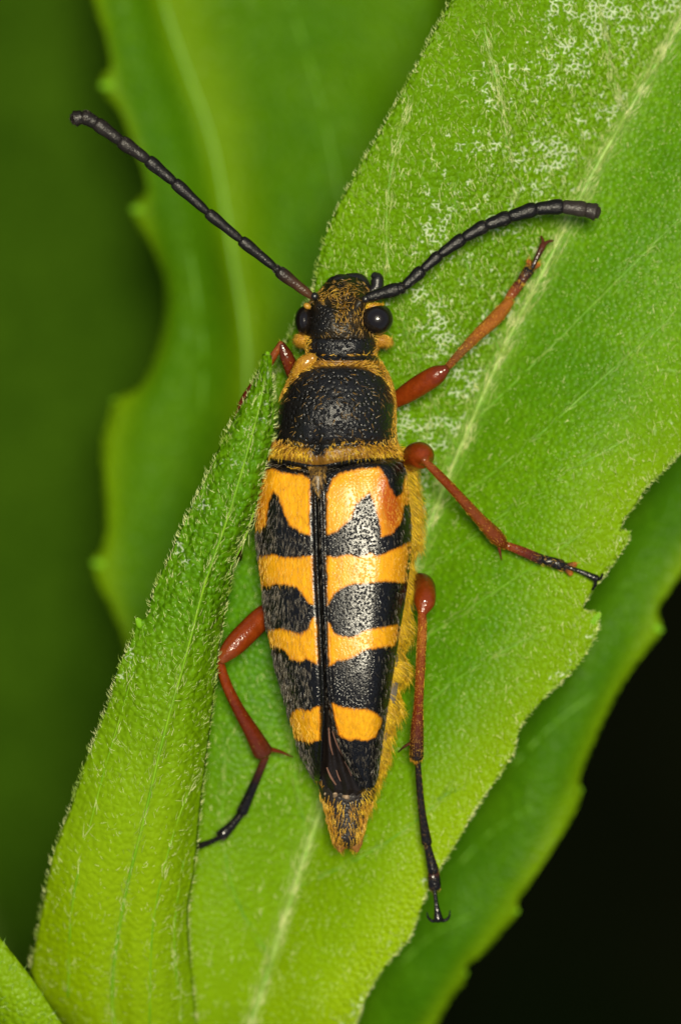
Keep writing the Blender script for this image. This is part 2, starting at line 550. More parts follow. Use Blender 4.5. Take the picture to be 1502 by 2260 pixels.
# --- the broad leaf under the beetle
ML_M = [(440, 2580, -0.95), (500, 2400, -0.70), (560, 2240, -0.55), (630, 2020, -0.46), (692, 1830, -0.40), (800, 1560, -0.36), (880, 1350, -0.34),
        (950, 1150, -0.32), (1040, 930, -0.29), (1130, 730, -0.27), (1210, 575, -0.25), (1300, 395, -0.24), (1395, 230, -0.23), (1500, 50, -0.24),
        (1640, -200, -0.30), (1750, -420, -0.40), (1800, -560, -0.5)]
ML_L = [(430, 2580, -0.95), (330, 2300, -0.62), (290, 2000, -0.52), (320, 1700, -0.44), (400, 1400, -0.38), (495, 1150, -0.32), (575, 930, -0.30), (612, 800, -0.28),
        (650, 715, -0.24), (690, 640, -0.20), (706, 560, -0.17), (735, 480, -0.15), (785, 385, -0.13), (835, 300, -0.12), (885, 210, -0.11), (930, 125, -0.11),
        (985, 20, -0.12), (1040, -80, -0.14), (1150, -230, -0.2), (1400, -400, -0.3), (1800, -560, -0.5)]
ML_R = [(445, 2580, -0.95), (620, 2480, -0.75), (740, 2350, -0.55), (787, 2255, -0.44), (810, 2195, -0.40), (850, 2130, -0.36), (903, 2070, -0.33), (935, 1985, -0.30),
        (965, 1925, -0.28), (1012, 1850, -0.26), (1052, 1780, -0.25), (1100, 1712, -0.24), (1136, 1652, -0.23), (1142, 1618, -0.23), (1198, 1542, -0.22),
        (1268, 1475, -0.21), (1302, 1425, -0.20), (1318, 1388, -0.20), (1322, 1358, -0.20), (1312, 1348, -0.20), (1292, 1352, -0.20), (1286, 1345, -0.20), (1306, 1302, -0.19), (1332, 1270, -0.19),
        (1356, 1238, -0.18), (1376, 1208, -0.18), (1388, 1182, -0.18), (1384, 1170, -0.18), (1366, 1172, -0.18), (1378, 1142, -0.18), (1398, 1118, -0.18),
        (1425, 1075, -0.17), (1462, 1040, -0.17), (1505, 995, -0.17), (1600, 850, -0.17), (1700, 600, -0.18), (1790, 300, -0.2), (1850, 0, -0.25), (1860, -300, -0.35), (1800, -560, -0.5)]
def g2(x, y, cx, cy, sx, sy, a=0.0):
    ca, sa = math.cos(a), math.sin(a)
    dx, dy = x - cx, y - cy
    u, v = dx * ca + dy * sa, -dx * sa + dy * ca
    return np.exp(-(u / sx) ** 2 - (v / sy) ** 2)
MAT_MAIN = leaf_mat('main_leaf_skin', (0.040, 0.160, 0.0004), (0.100, 0.250, 0.0006), glint_mix=0.8, trans=0.18, spec=0.10, cell=84)
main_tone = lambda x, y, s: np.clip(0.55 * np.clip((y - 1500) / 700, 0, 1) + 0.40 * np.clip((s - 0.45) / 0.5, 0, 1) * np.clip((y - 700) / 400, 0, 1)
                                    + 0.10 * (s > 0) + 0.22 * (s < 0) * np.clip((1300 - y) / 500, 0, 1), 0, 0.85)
main_glint = lambda x, y, s: np.where(s < 0, np.where(y < 1200, 1.1 * np.clip((s + 0.75) / 0.25, 0, 1), -0.6), -1.6 + 2.0 * np.clip((s - 0.68) / 0.2, 0, 1))
vs_main = [[(1068, 60), (1085, 140), (1105, 220), (1118, 320), (1138, 440)],
           [(1318, 0), (1335, 90), (1350, 170), (1372, 240)],
           [(858, 610), (852, 500), (862, 380), (900, 240)],
           [(1040, 935), (1180, 800), (1330, 650), (1500, 480)],
           [(960, 1135), (1130, 1010), (1300, 860), (1480, 700)],
           [(900, 1300), (1050, 1180), (1220, 1060), (1400, 960)],
           [(830, 1480), (980, 1380), (1130, 1280), (1280, 1180)],
           [(760, 1670), (880, 1600), (1020, 1490), (1180, 1400)],
           [(650, 1960), (780, 1900), (880, 1840), (1000, 1740)],
           [(680, 1860), (650, 1700), (640, 1560)],
           [(600, 2120), (520, 1980), (490, 1800), (500, 1640)],
           [(1105, 785), (1050, 640), (1010, 520), (1000, 400)],
           [(1010, 990), (950, 880), (905, 770), (880, 660)]]
VM, SM, leaf_main, LwM, MwM, RwM = leaf(ML_L, ML_M, ML_R, MAT_MAIN, n=320, m=30, bl=0.055, br=0.035, wav=0.012, seed=1, tone=main_tone, glint=main_glint, peb=lambda x, y, s: np.where(s < 0, np.where(y < 1250, 0.9, 0.3), 0.35 + 0.4 * np.clip((s - 0.6) / 0.3, 0, 1)),
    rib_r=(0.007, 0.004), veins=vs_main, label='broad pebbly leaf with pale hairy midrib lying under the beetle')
tooth(leaf_main, (1306, 1374, -0.206), (1322, 1354, -0.202), 0.012)
tooth(leaf_main, (1376, 1190, -0.186), (1386, 1174, -0.182), 0.010)
wl = lambda c: np.where((pxy(c)[0] > 0), 1.0, 0.1)
def main_weight(c):
    x, y = pxy(c)
    left = (LineSide(x, y) < 0)
    return np.where(left & (y < 1200), 1.0, np.where(left, 0.25, 0.06 + 0.6 * np.clip((LineSide(x, y) - 260) / 150, 0, 1)))
_mx = np.array([q[0] for q in ML_M][::-1], float); _my = np.array([q[1] for q in ML_M][::-1], float)
def LineSide(x, y):
    return x - np.interp(y, _my, _mx)
leaf_hair(VM, leaf_main, 9000, (0.006, 0.028), 0.0008, 0.35, M_HAIR_PALE, (0.15, 1.0), main_weight, 0.45)
leaf_hair(VM, leaf_main, 11000, (0.003, 0.007), 0.0008, 0.9, M_HAIR_PALE, (0.15, 1.0), lambda c: np.where(LineSide(*pxy(c)) > 0, 1.0, 0.25), 0.8)  # tiny pale hairs added as glints, mostly on the right half
edge_hair(LwM, MwM, leaf_main, 1300, -1, (0.008, 0.022), 0.0009)
edge_hair(RwM, MwM, leaf_main, 1300, 1, (0.006, 0.016), 0.0009)
def rib_hair(Mw, ob, N, width=0.03, length=(0.03, 0.075), rad=0.0008, lo=0.0, hi=1.0, mat=None):
    n = len(Mw)
    i = (rng.random(N) * (hi - lo) + lo) * (n - 2); k = i.astype(int); f = (i - k)[:, None]
    p = Mw[k] * (1 - f) + Mw[k + 1] * f
    t = unit(Mw[k + 1] - Mw[k]); s = unit(np.cross(t, [0, 0, 1.0]))
    p = p + s * rng.normal(size=(N, 1)) * width * 0.5 + np.array([0, 0, 0.012])
    kk = in_frame(p); p, t, s = p[kk], t[kk], s[kk]
    d0 = unit(t + s * rng.normal(size=(len(p), 1)) * 0.22 + np.array([0, 0, 0.10]) + rng.normal(size=p.shape) * 0.05)
    d1 = unit(t + s * rng.normal(size=(len(p), 1)) * 0.30 + np.array([0, 0, -0.06]))
    hair_mesh('rib_hair', p, d0, d1, length[0] + (length[1] - length[0]) * rng.random(len(p)), rad, mat or M_HAIR_PALE, ob)
rib_hair(MwM, leaf_main, 1500, 0.022, (0.02, 0.06))
def vein_hair(V, side, ob, veins, N=90, rad=0.0010, mat=None):
    P_, D0, D1, LN = [], [], [], []
    for vv in veins:
        c = np.array([surf(V, side, *q) for q in crom(vv, 30)])
        k = rng.integers(0, 29, N); f = rng.random((N, 1))
        p = c[k] * (1 - f) + c[k + 1] * f
        t = unit(c[k + 1] - c[k]); s = unit(np.cross(t, [0, 0, 1.0]))
        P_.append(p + s * rng.normal(size=(N, 1)) * 0.006 + np.array([0, 0, 0.004]))
        D0.append(unit(t + s * rng.normal(size=(N, 1)) * 0.3 + np.array([0, 0, 0.15])))
        D1.append(unit(t + s * rng.normal(size=(N, 1)) * 0.3)); LN.append(0.018 + 0.03 * rng.random(N))
    P_, D0, D1, LN = map(np.concatenate, (P_, D0, D1, LN))
    hair_mesh('vein_hair', P_, D0, D1, LN, rad, mat or M_HAIR_PALE, ob)
vein_hair(VM, SM, leaf_main, vs_main[:3], 90, 0.0007)
vein_hair(VM, SM, leaf_main, vs_main[3:], 45, mat=M_HAIR_GREEN)

# --- the narrow young leaf standing up beside the beetle
NL_M = [(350, 2600, -0.75), (300, 2400, -0.52), (248, 2220, -0.36), (272, 2000, -0.20), (320, 1800, -0.08), (368, 1600, 0.00), (410, 1450, 0.05), (452, 1290, 0.09),
        (500, 1150, 0.12), (545, 1000, 0.14), (578, 870, 0.15), (590, 785, 0.14)]
NL_L = [(340, 2600, -0.78), (190, 2360, -0.60), (138, 2270, -0.52), (78, 2195, -0.44), (68, 2145, -0.42), (80, 2080, -0.36), (100, 1970, -0.28), (120, 1882, -0.22), (160, 1770, -0.16), (186, 1690, -0.12),
        (235, 1560, -0.07), (266, 1460, -0.02), (296, 1395, 0.0), (302, 1366, 0.01), (318, 1368, 0.01), (332, 1320, 0.02), (372, 1230, 0.04), (416, 1130, 0.07), (456, 1050, 0.09),
        (502, 950, 0.11), (550, 862, 0.13), (574, 806, 0.14), (588, 783, 0.14)]
NL_R = [(370, 2600, -0.75), (420, 2400, -0.55), (432, 2260, -0.42), (421, 2120, -0.34), (415, 2020, -0.28), (430, 1915, -0.22), (441, 1800, -0.17), (455, 1680, -0.12), (470, 1560, -0.08),
        (478, 1480, -0.05), (495, 1360, -0.01), (511, 1280, 0.02), (522, 1215, 0.04), (557, 1150, 0.07), (574, 1080, 0.10), (591, 1010, 0.12), (606, 940, 0.14), (604, 870, 0.15), (598, 812, 0.15), (590, 784, 0.14)]
MAT_YOUNG = leaf_mat('young_leaf_skin', (0.072, 0.208, 0.0006), (0.125, 0.280, 0.0008), glint_mix=0.7, trans=0.25, spec=0.14, cell=70)
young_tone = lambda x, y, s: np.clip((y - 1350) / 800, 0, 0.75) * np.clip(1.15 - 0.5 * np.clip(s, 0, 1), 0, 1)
young_glint = lambda x, y, s: np.where(y < 1500, 0.5, -0.5) + 0 * s
vs_young = [[(330, 2260), (338, 2040), (380, 1850), (425, 1720)], [(400, 2260), (385, 2060), (405, 1900)], [(150, 2200), (160, 2000), (215, 1760), (290, 1500)],
            [(560, 1130), (540, 1190), (500, 1270)]]
VN, SN, leaf_young, LwN, MwN, RwN = leaf(NL_L, NL_M, NL_R, MAT_YOUNG, n=280, m=22, bl=0.02, br=0.03, wav=0.010, seed=11, tone=young_tone, glint=young_glint, peb=lambda x, y, s: np.clip((2000 - y) / 700, 0.3, 1.0),
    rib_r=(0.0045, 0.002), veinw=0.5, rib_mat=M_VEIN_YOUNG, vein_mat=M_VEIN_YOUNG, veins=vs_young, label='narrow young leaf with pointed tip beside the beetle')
tooth(leaf_young, (312, 1380, 0.004), (303, 1366, 0.008), 0.010)
tooth(leaf_young, (589, 812, 0.15), (590, 778, 0.145), 0.0085)
leaf_hair(VN, leaf_young, 2000, (0.006, 0.022), 0.0007, 0.2, M_HAIR_PALE, (0.1, -1.0), lambda c: np.where(pxy(c)[1] < 1750, 1.0, 0.45), 0.55)
edge_hair(LwN, MwN, leaf_young, 600, -1, (0.008, 0.022), 0.0008)
edge_hair(RwN, MwN, leaf_young, 520, 1, (0.008, 0.020), 0.0008)
rib_hair(MwN, leaf_young, 260, 0.016, (0.012, 0.03))
vein_hair(VN, SN, leaf_young, vs_young, 25)

# --- lower leaf behind, upper left, out of focus
ZB = -1.65
BL_L = [(400, 2650, -3.0), (330, 1900, -2.0), (290, 1500, ZB), (272, 1400, ZB), (248, 1345, ZB), (203, 1250, ZB), (205, 1228, ZB), (226, 1215, ZB), (236, 1150, ZB), (228, 1050, ZB), (224, 980, ZB), (240, 920, ZB),
        (246, 885, ZB), (270, 868, ZB), (302, 862, ZB), (338, 800, ZB), (364, 710, ZB), (370, 640, ZB), (350, 580, ZB), (328, 530, ZB), (298, 492, ZB), (286, 462, ZB), (306, 440, ZB), (334, 418, ZB),
        (318, 370, ZB), (290, 310, ZB), (264, 240, ZB), (222, 198, ZB), (218, 170, ZB), (248, 152, ZB), (236, 90, ZB), (206, 0, ZB), (198, -100, ZB), (230, -350, ZB - 0.2), (420, -750, ZB - 0.5)]
BL_M = [(420, 2650, -3.0), (480, 1900, -2.1), (520, 1500, ZB - 0.05), (540, 1100, ZB - 0.05), (545, 800, ZB - 0.05), (510, 550, ZB - 0.05), (465, 300, ZB - 0.05), (400, 120, ZB - 0.05), (360, 0, ZB - 0.05), (340, -150, ZB - 0.2), (370, -450, ZB - 0.3), (430, -750, ZB - 0.5)]
BL_R = [(440, 2650, -3.0), (650, 2000, -2.2), (800, 1500, ZB), (860, 1100, ZB), (900, 800, ZB), (930, 550, ZB), (950, 300, ZB - 0.05), (980, 100, ZB - 0.1), (960, -80, ZB - 0.1), (860, -280, ZB - 0.2), (660, -520, ZB - 0.3), (440, -750, ZB - 0.5)]
MAT_BACK = leaf_mat('back_leaf_skin', (0.040, 0.130, 0.0008), (0.070, 0.170, 0.001), glint_mix=0.0, trans=0.2, spec=0.05)
back_tone = lambda x, y, s: 0.35 * np.exp(-((s + 1) / 0.13) ** 2) + 0.30 * np.exp(-(s / 0.14) ** 2) - 0.0 * s
VB, SB, leaf_back, LwB, MwB, RwB = leaf(BL_L, BL_M, BL_R, MAT_BACK, n=260, m=16, bl=0.06, br=0.04, wav=0.03, seed=21, tone=back_tone,
    rib_r=(0.006, 0.004), rib_mat=M_VEIN_DIM, veinw=0.12, soften=0.35, veins=[[(640, 0), (700, 200), (760, 480)], [(420, 560), (450, 800), (430, 1050)]],
    label='blurred lower leaf with knobby margin behind the left antenna')
for a in ((218, 185), (286, 464), (246, 888), (203, 1240)):
    margin_tooth(leaf_back, LwB, MwB, *a, 0.017)

# --- lower leaf behind, right, out of focus
ZR = -1.05
RL_R = [(440, 2700, -2.2), (800, 2440, -1.5), (960, 2265, ZR - 0.2), (1000, 2195, ZR - 0.16), (1026, 2165, ZR - 0.14), (1024, 2135, ZR - 0.12), (1062, 2108, ZR - 0.1), (1112, 2050, ZR - 0.08), (1140, 2018, ZR - 0.06),
        (1140, 1990, ZR - 0.05), (1162, 1958, ZR - 0.03), (1222, 1868, ZR), (1266, 1796, ZR), (1282, 1758, ZR), (1276, 1728, ZR), (1302, 1658, ZR), (1342, 1568, ZR), (1392, 1480, ZR),
        (1432, 1430, ZR), (1456, 1402, ZR), (1460, 1378, ZR), (1448, 1352, ZR), (1480, 1300, ZR), (1512, 1250, ZR), (1600, 1080, ZR - 0.05), (1750, 800, ZR - 0.2), (1880, 450, ZR - 0.5)]
RL_M = [(430, 2700, -2.2), (640, 2350, -1.65), (790, 2080, ZR - 0.30), (930, 1800, ZR - 0.20), (1060, 1540, ZR - 0.16), (1200, 1270, ZR - 0.16), (1380, 980, ZR - 0.2), (1640, 690, ZR - 0.3), (1880, 450, ZR - 0.5)]
RL_L = [(425, 2700, -2.2), (540, 2300, -1.7), (640, 2000, ZR - 0.25), (770, 1700, ZR - 0.15), (920, 1400, ZR - 0.1), (1100, 1080, ZR - 0.1), (1330, 780, ZR - 0.2), (1650, 580, ZR - 0.3), (1880, 450, ZR - 0.5)]
MAT_RIGHT = leaf_mat('right_leaf_skin', (0.034, 0.120, 0.0006), (0.066, 0.175, 0.0008), glint_mix=0.0, trans=0.2, spec=0.08)
right_tone = lambda x, y, s: 0.4 * np.exp(-((s - 1) / 0.12) ** 2)
VR, SR, leaf_right, LwR, MwR, RwR = leaf(RL_L, RL_M, RL_R, MAT_RIGHT, n=240, m=16, bl=0.05, br=0.07, wav=0.03, seed=31, tone=right_tone,
    rib_r=(0.012, 0.008), rib_mat=M_VEIN_DIM, veinw=0.4, soften=0.2, veins=[[(1000, 1920), (1080, 1840), (1170, 1780)], [(1120, 1700), (1220, 1600), (1310, 1530)], [(880, 2130), (960, 2060), (1040, 2020)]],
    label='blurred lower leaf with toothed margin against the dark ground')
for a in ((1460, 1388), (1282, 1748), (1140, 2006), (1026, 2152)):
    margin_tooth(leaf_right, RwR, MwR, *a, 0.016)

# --- leaf crossing the lower left corner
CL_R = [(330, 2640, -0.85), (210, 2360, -0.35), (136, 2262, -0.22), (70, 2160, -0.18), (0, 2068, -0.18), (-90, 1950, -0.2), (-260, 1760, -0.3), (-480, 1600, -0.6)]
CL_M = [(320, 2660, -0.87), (120, 2480, -0.48), (0, 2340, -0.36), (-110, 2200, -0.32), (-220, 2040, -0.34), (-340, 1850, -0.42), (-480, 1600, -0.6)]
CL_L = [(310, 2680, -0.9), (60, 2640, -0.55), (-120, 2520, -0.38), (-260, 2360, -0.34), (-370, 2150, -0.36), (-440, 1900, -0.45), (-480, 1600, -0.6)]
VC, SC, leaf_corner, LwC, MwC, RwC = leaf(CL_L, CL_M, CL_R, MAT_YOUNG, n=160, m=14, bl=0.04, br=0.05, wav=0.015, seed=41, tone=lambda x, y, s: 0.5 + 0 * s,
    label='leaf edge crossing the bottom corner beneath the narrow young leaf')
leaf_hair(VC, leaf_corner, 1500, (0.015, 0.03), 0.0012, 0.4, M_HAIR_GREEN, (0.3, -1.0))

# --- far lower leaves: a generic blade copied round the stem
MAT_FAR = leaf_mat('far_leaf_skin', (0.018, 0.046, 0.002), (0.030, 0.070, 0.003), glint_mix=0.0, trans=0.1, cell=20, spec=0.0)
def far_leaf(z, az, length, width, droop, seed):
    n, m = 40, 9
    t = np.linspace(0, 1, n)
    w = width * np.sin(np.pi * np.clip(t * 0.93 + 0.05, 0, 1)) ** 0.8
    V = np.empty((n, 2 * m + 1, 3)); side = np.empty((n, 2 * m + 1))
    k = int(np.argmin(np.abs(STEM_PATH[:, 2] - z)))
    sx, sy = np.interp(z, STEM_PATH[:, 2], STEM_PATH[:, 0]), np.interp(z, STEM_PATH[:, 2], STEM_PATH[:, 1])
    d = np.array([math.cos(az), math.sin(az)]); s = np.array([-d[1], d[0]])
    for j in range(2 * m + 1):
        a = (j - m) / m
        off = a * w * (1 + 0.06 * np.sin(t * 55) * (abs(a) > 0.95))
        V[:, j, 0] = sx + d[0] * t * length + s[0] * off
        V[:, j, 1] = sy + d[1] * t * length + s[1] * off
        V[:, j, 2] = z + 0.35 * length * t - droop * length * t ** 2 + 0.12 * np.abs(off)
        side[:, j] = a
    V[..., 2] += 0.12 * vnoise(V, 0.8, seed)
    ob = grid_obj('leaf', V, MAT_FAR, plant, attrs={'vein': np.exp(-(side / 0.04) ** 2), 'tone': 0 * side, 'glint': 0 * side, 'peb': 0 * side + 0.5})
    so = ob.modifiers.new('thickness', 'SOLIDIFY'); so.thickness = 0.02; so.offset = -1
    return ob
# one of them fills the left of the picture well below the sharp leaves
FZ = -3.0
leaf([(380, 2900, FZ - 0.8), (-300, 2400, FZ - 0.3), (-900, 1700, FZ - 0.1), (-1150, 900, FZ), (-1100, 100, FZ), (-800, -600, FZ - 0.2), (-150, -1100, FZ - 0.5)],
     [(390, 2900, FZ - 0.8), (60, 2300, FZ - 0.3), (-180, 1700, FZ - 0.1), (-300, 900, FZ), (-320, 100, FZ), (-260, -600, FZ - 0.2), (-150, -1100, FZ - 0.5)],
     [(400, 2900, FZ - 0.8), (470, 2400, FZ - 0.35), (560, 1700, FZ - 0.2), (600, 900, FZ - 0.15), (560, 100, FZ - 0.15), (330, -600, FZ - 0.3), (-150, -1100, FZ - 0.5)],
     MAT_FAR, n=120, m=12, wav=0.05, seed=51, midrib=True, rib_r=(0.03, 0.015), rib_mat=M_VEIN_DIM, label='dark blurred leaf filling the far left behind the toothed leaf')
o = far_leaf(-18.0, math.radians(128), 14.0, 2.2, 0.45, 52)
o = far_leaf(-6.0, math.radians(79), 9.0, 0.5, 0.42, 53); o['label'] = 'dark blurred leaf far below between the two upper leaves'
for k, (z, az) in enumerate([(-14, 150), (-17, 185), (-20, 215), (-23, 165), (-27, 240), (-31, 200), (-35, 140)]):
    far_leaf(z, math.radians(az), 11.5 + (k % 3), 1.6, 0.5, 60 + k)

# ================================================================== the beetle
beetle = bpy.data.objects.new('beetle', None)
beetle.location = W(np.array([745.0, 1250.0, -200.0]))
beetle.empty_display_size = 0.3
link(beetle)
beetle['label'] = 'black and yellow banded longhorn beetle with red-brown legs on the hairy leaf'
beetle['category'] = 'beetle'

def poly_sd(poly, x, y):
    """signed distance in px to a closed polygon, positive inside"""
    q = np.asarray(poly, float)
    d = np.full(x.shape, 1e9); ins = np.zeros(x.shape, bool)
    for (x0, y0), (x1, y1) in zip(q, np.roll(q, -1, 0)):
        ex, ey = x1 - x0, y1 - y0
        t = np.clip(((x - x0) * ex + (y - y0) * ey) / (ex * ex + ey * ey + 1e-9), 0, 1)
        d = np.minimum(d, np.hypot(x - x0 - t * ex, y - y0 - t * ey))
        c = ((y0 > y) != (y1 > y)) & (x < ex * (y - y0) / (ey if ey else 1e-9) + x0)
        ins ^= c
    return np.where(ins, d, -d)

def to_px(V):
    return 751 + V[..., 0] * 1000, 1130 - V[..., 1] * 1000

def loft(st, n, m, ex=0.92, ez=0.85):
    """closed rings through stations (y, left, right, centre z, rise, drop) in px"""
    a = np.array(st, float)
    q = np.linspace(a[0, 0], a[-1, 0], n)
    L, R, zc, hu, hd = [cubic(a[:, 0], a[:, k], q) for k in range(1, 6)]
    th = np.linspace(0, 2 * math.pi, m, endpoint=False) + math.pi
    s, c = np.sin(th), np.cos(th)
    X = (L + R)[:, None] / 2 + (R - L)[:, None] / 2 * np.sign(s) * np.abs(s) ** ex
    Z = zc[:, None] + np.where(c > 0, hu[:, None], hd[:, None]) * np.sign(c) * np.abs(c) ** ez
    return W(np.stack([X, np.broadcast_to(q[:, None], X.shape), Z], -1))

# ------------------------------------------------ materials of the beetle
def shell_mat(name, black, yellow, orange, soft=3.2, punct=150.0, pstr=0.6, rough=0.30, rimf=0.45):
    """hard wing case: 'sd' > 0 is black, else yellow; 'org' pushes yellow to orange"""
    m, nt, b, out = new_mat(name); t = NT(nt)
    c = t.coord()
    sd = t.attr('sd')
    n1 = t.noise(t.coord((1, 0.35, 1)), 150, 3, 0.7)
    n2 = t.noise(c, 45, 2)
    s = t.math('ADD', sd, t.math('MULTIPLY', t.math('SUBTRACT', n1, 0.5), 11.0))
    s = t.math('ADD', s, t.math('MULTIPLY', t.math('SUBTRACT', n2, 0.5), 5.0))
    k = t.ramp(s, -soft, soft)
    streak = t.noise(t.coord((1, 0.12, 1)), 170, 2, 0.6)
    blot = t.noise(c, 14, 3)
    y = t.mix(t.ramp(streak, 0.3, 0.7), tuple(v * 0.80 for v in yellow), tuple(min(1, v * 1.12) for v in yellow))
    y = t.mix(t.math('MULTIPLY', t.ramp(blot, 0.45, 0.75), 0.35), y, (yellow[0] * 0.86, yellow[1] * 0.74, yellow[2] * 0.7))
    y = t.mix(t.attr('org'), y, orange)
    # reddish rim where yellow meets black
    rim = t.ramp(s, -7.0, -1.0)
    y = t.mix(t.math('MULTIPLY', rim, rimf), y, (0.42, 0.10, 0.006))
    col = t.mix(k, y, black)
    t.put(b.inputs['Base Color'], col)
    v = t.voronoi(c, punct, 'F1')
    pit = t.ramp(v, 0.0, 0.55, 0.0, 1.0)
    fine = t.noise(c, 420, 2)
    h = t.math('ADD', pit, t.math('MULTIPLY', fine, 0.35))
    bn = t.node('ShaderNodeBump'); t.put(bn.inputs['Height'], h); bn.inputs['Distance'].default_value = 0.0035
    t.put(bn.inputs['Strength'], t.math('MULTIPLY', t.math('ADD', t.math('MULTIPLY', k, 0.45), 0.55), pstr))
    t.put(b.inputs['Normal'], bn.outputs[0])
    t.put(b.inputs['Roughness'], t.math('ADD', t.math('ADD', rough, t.math('MULTIPLY', fine, 0.12)), t.math('MULTIPLY', t.math('SUBTRACT', 1.0, k), 0.05)))
    t.put(b.inputs['Specular IOR Level'], t.math('ADD', t.math('MULTIPLY', k, 0.12), 0.28))
    return m
BLACK = (0.004, 0.0036, 0.0034)
M_ELY = shell_mat('wing_case_shell', BLACK, (0.58, 0.268, 0.006), (0.30, 0.06, 0.003), punct=185, pstr=0.40, rough=0.17)
M_PRO = shell_mat('pronotum_shell', (0.0065, 0.006, 0.0055), (0.13, 0.060, 0.006), (0.4, 0.2, 0.02), soft=5.0, punct=105, pstr=0.9, rough=0.22, rimf=0.0)
M_HEAD = shell_mat('head_shell', (0.005, 0.004, 0.0025), (0.014, 0.0095, 0.003), (0.3, 0.15, 0.02), soft=8.0, punct=140, pstr=0.8, rough=0.28, rimf=0.0)
M_ABD = shell_mat('abdomen_shell', (0.014, 0.010, 0.007), (0.42, 0.26, 0.02), (0.4, 0.2, 0.02), soft=8.0, punct=120, pstr=0.5, rough=0.4, rimf=0.0)
M_BLACK = plain_mat('black_horn', (0.008, 0.007, 0.006), 0.32, 0.5, 0.4, 80, 0.5, 0.002)
M_DARK = plain_mat('dull_black_horn', (0.012, 0.0105, 0.009), 0.5, 0.4, 0.4, 90, 0.5, 0.002)
M_WING = plain_mat('brown_wing_membrane', (0.008, 0.0055, 0.0045), 0.4, 0.35, 0.5, 60, 0.6, 0.004)
M_FOLDHIGHLIGHT = plain_mat('pinkish_fold_highlight', (0.15, 0.075, 0.05), 0.3, 0.6, 0.3, 60)
M_FLAKE = plain_mat('pale_flake', (0.22, 0.15, 0.09), 0.5, 0.4, 0.3, 80)
M_EPI = plain_mat('grey_wing_case_edge', (0.14, 0.115, 0.085), 0.38, 0.5, 0.35, 30, 0.3, 0.003)
M_GOLD = hair_mat('golden_hair', (0.50, 0.24, 0.015), (0.82, 0.50, 0.05), 0.30, 0.6, 40, 0.25)
M_GOLDY = hair_mat('yellow_hair', (0.56, 0.33, 0.006), (0.90, 0.62, 0.02), 0.32, 0.6, 40, 0.3)
M_GREYH = hair_mat('grey_hair', (0.022, 0.018, 0.014), (0.15, 0.125, 0.09), 0.3, 0.6, 60)
M_DARKH = hair_mat('dark_hair', (0.015, 0.012, 0.009), (0.06, 0.045, 0.03), 0.35, 0.4, 60)
M_BRONZE = hair_mat('bronze_hair', (0.10, 0.055, 0.010), (0.34, 0.19, 0.035), 0.28, 0.6, 60)
def eye_mat():
    m, nt, b, out = new_mat('eye_lens'); t = NT(nt)
    c = t.coord()
    b.inputs['Base Color'].default_value = (0.007, 0.005, 0.004, 1)
    b.inputs['Roughness'].default_value = 0.2
    b.inputs['Coat Weight'].default_value = 0.0
    b.inputs['Coat Roughness'].default_value = 0.12
    t.put(b.inputs['Normal'], t.bump(t.voronoi(c, 330, 'F1', rnd=0.3), 0.25, 0.001))
    return m
M_EYE = eye_mat()
def limb_mat(name, rough=0.13, pit=260):
    m, nt, b, out = new_mat(name); t = NT(nt)
    c = t.coord()
    f = t.noise(c, 70, 3, 0.6)
    col = t.attr('col', 'Color')
    t.put(b.inputs['Base Color'], t.mix(t.ramp(f, 0.3, 0.75), t.mix(1.0, col, (0.72, 0.66, 0.6), 'MULTIPLY'), col))
    t.put(b.inputs['Roughness'], t.math('ADD', rough, t.math('MULTIPLY', f, 0.15)))
    t.put(b.inputs['Normal'], t.bump(t.voronoi(c, pit, 'F1'), 0.35, 0.002))
    b.inputs['Specular IOR Level'].default_value = 0.4
    return m
M_LIMB = limb_mat('leg_horn')
M_FEELER = limb_mat('antenna_horn', 0.30, 300)
M_FEELER.node_tree.nodes['Principled BSDF'].inputs['Specular IOR Level'].default_value = 0.28

# ------------------------------------------------ wing cases
OUT_L = [(1000, 600), (1015, 588), (1040, 578), (1080, 569), (1130, 565), (1180, 566), (1225, 570), (1300, 579), (1380, 589), (1450, 603), (1520, 622), (1600, 643), (1660, 662), (1700, 681), (1722, 694), (1750, 704)]
OUT_R = [(1000, 882), (1015, 890), (1040, 899), (1080, 905), (1130, 909), (1180, 911), (1225, 910), (1300, 902), (1380, 890), (1450, 880), (1520, 869), (1600, 857), (1660, 848), (1720, 840), (1750, 838)]
LAT_R = [(1000, 878), (1015, 886), (1040, 895), (1080, 901), (1130, 905), (1180, 907), (1225, 906), (1300, 897), (1380, 884), (1450, 873), (1520, 862), (1600, 849), (1660, 841), (1720, 833), (1750, 828)]
SUT = [(1000, 698), (1080, 701), (1250, 706), (1400, 713), (1560, 721), (1620, 723), (1750, 724)]
IN_L = [(1000, 698), (1080, 701), (1250, 706), (1400, 713), (1540, 719), (1580, 720), (1620, 717), (1680, 713), (1722, 711), (1750, 711)]
IN_R = [(1000, 698), (1080, 701), (1250, 706), (1400, 713), (1540, 721), (1580, 728), (1620, 738), (1680, 762), (1722, 784), (1750, 800)]
SEC = [(1000, -20, 126), (1020, -5, 146), (1050, 0, 155), (1120, 0, 160), (1250, 0, 161), (1400, -4, 161), (1550, -14, 156), (1650, -34, 134), (1750, -60, 96)]
EX, EZ, SKEW = 0.93, 0.85, 0.48
def col_of(tab, q, k=1):
    a = np.array(tab, float); return cubic(a[:, 0], a[:, k], q)
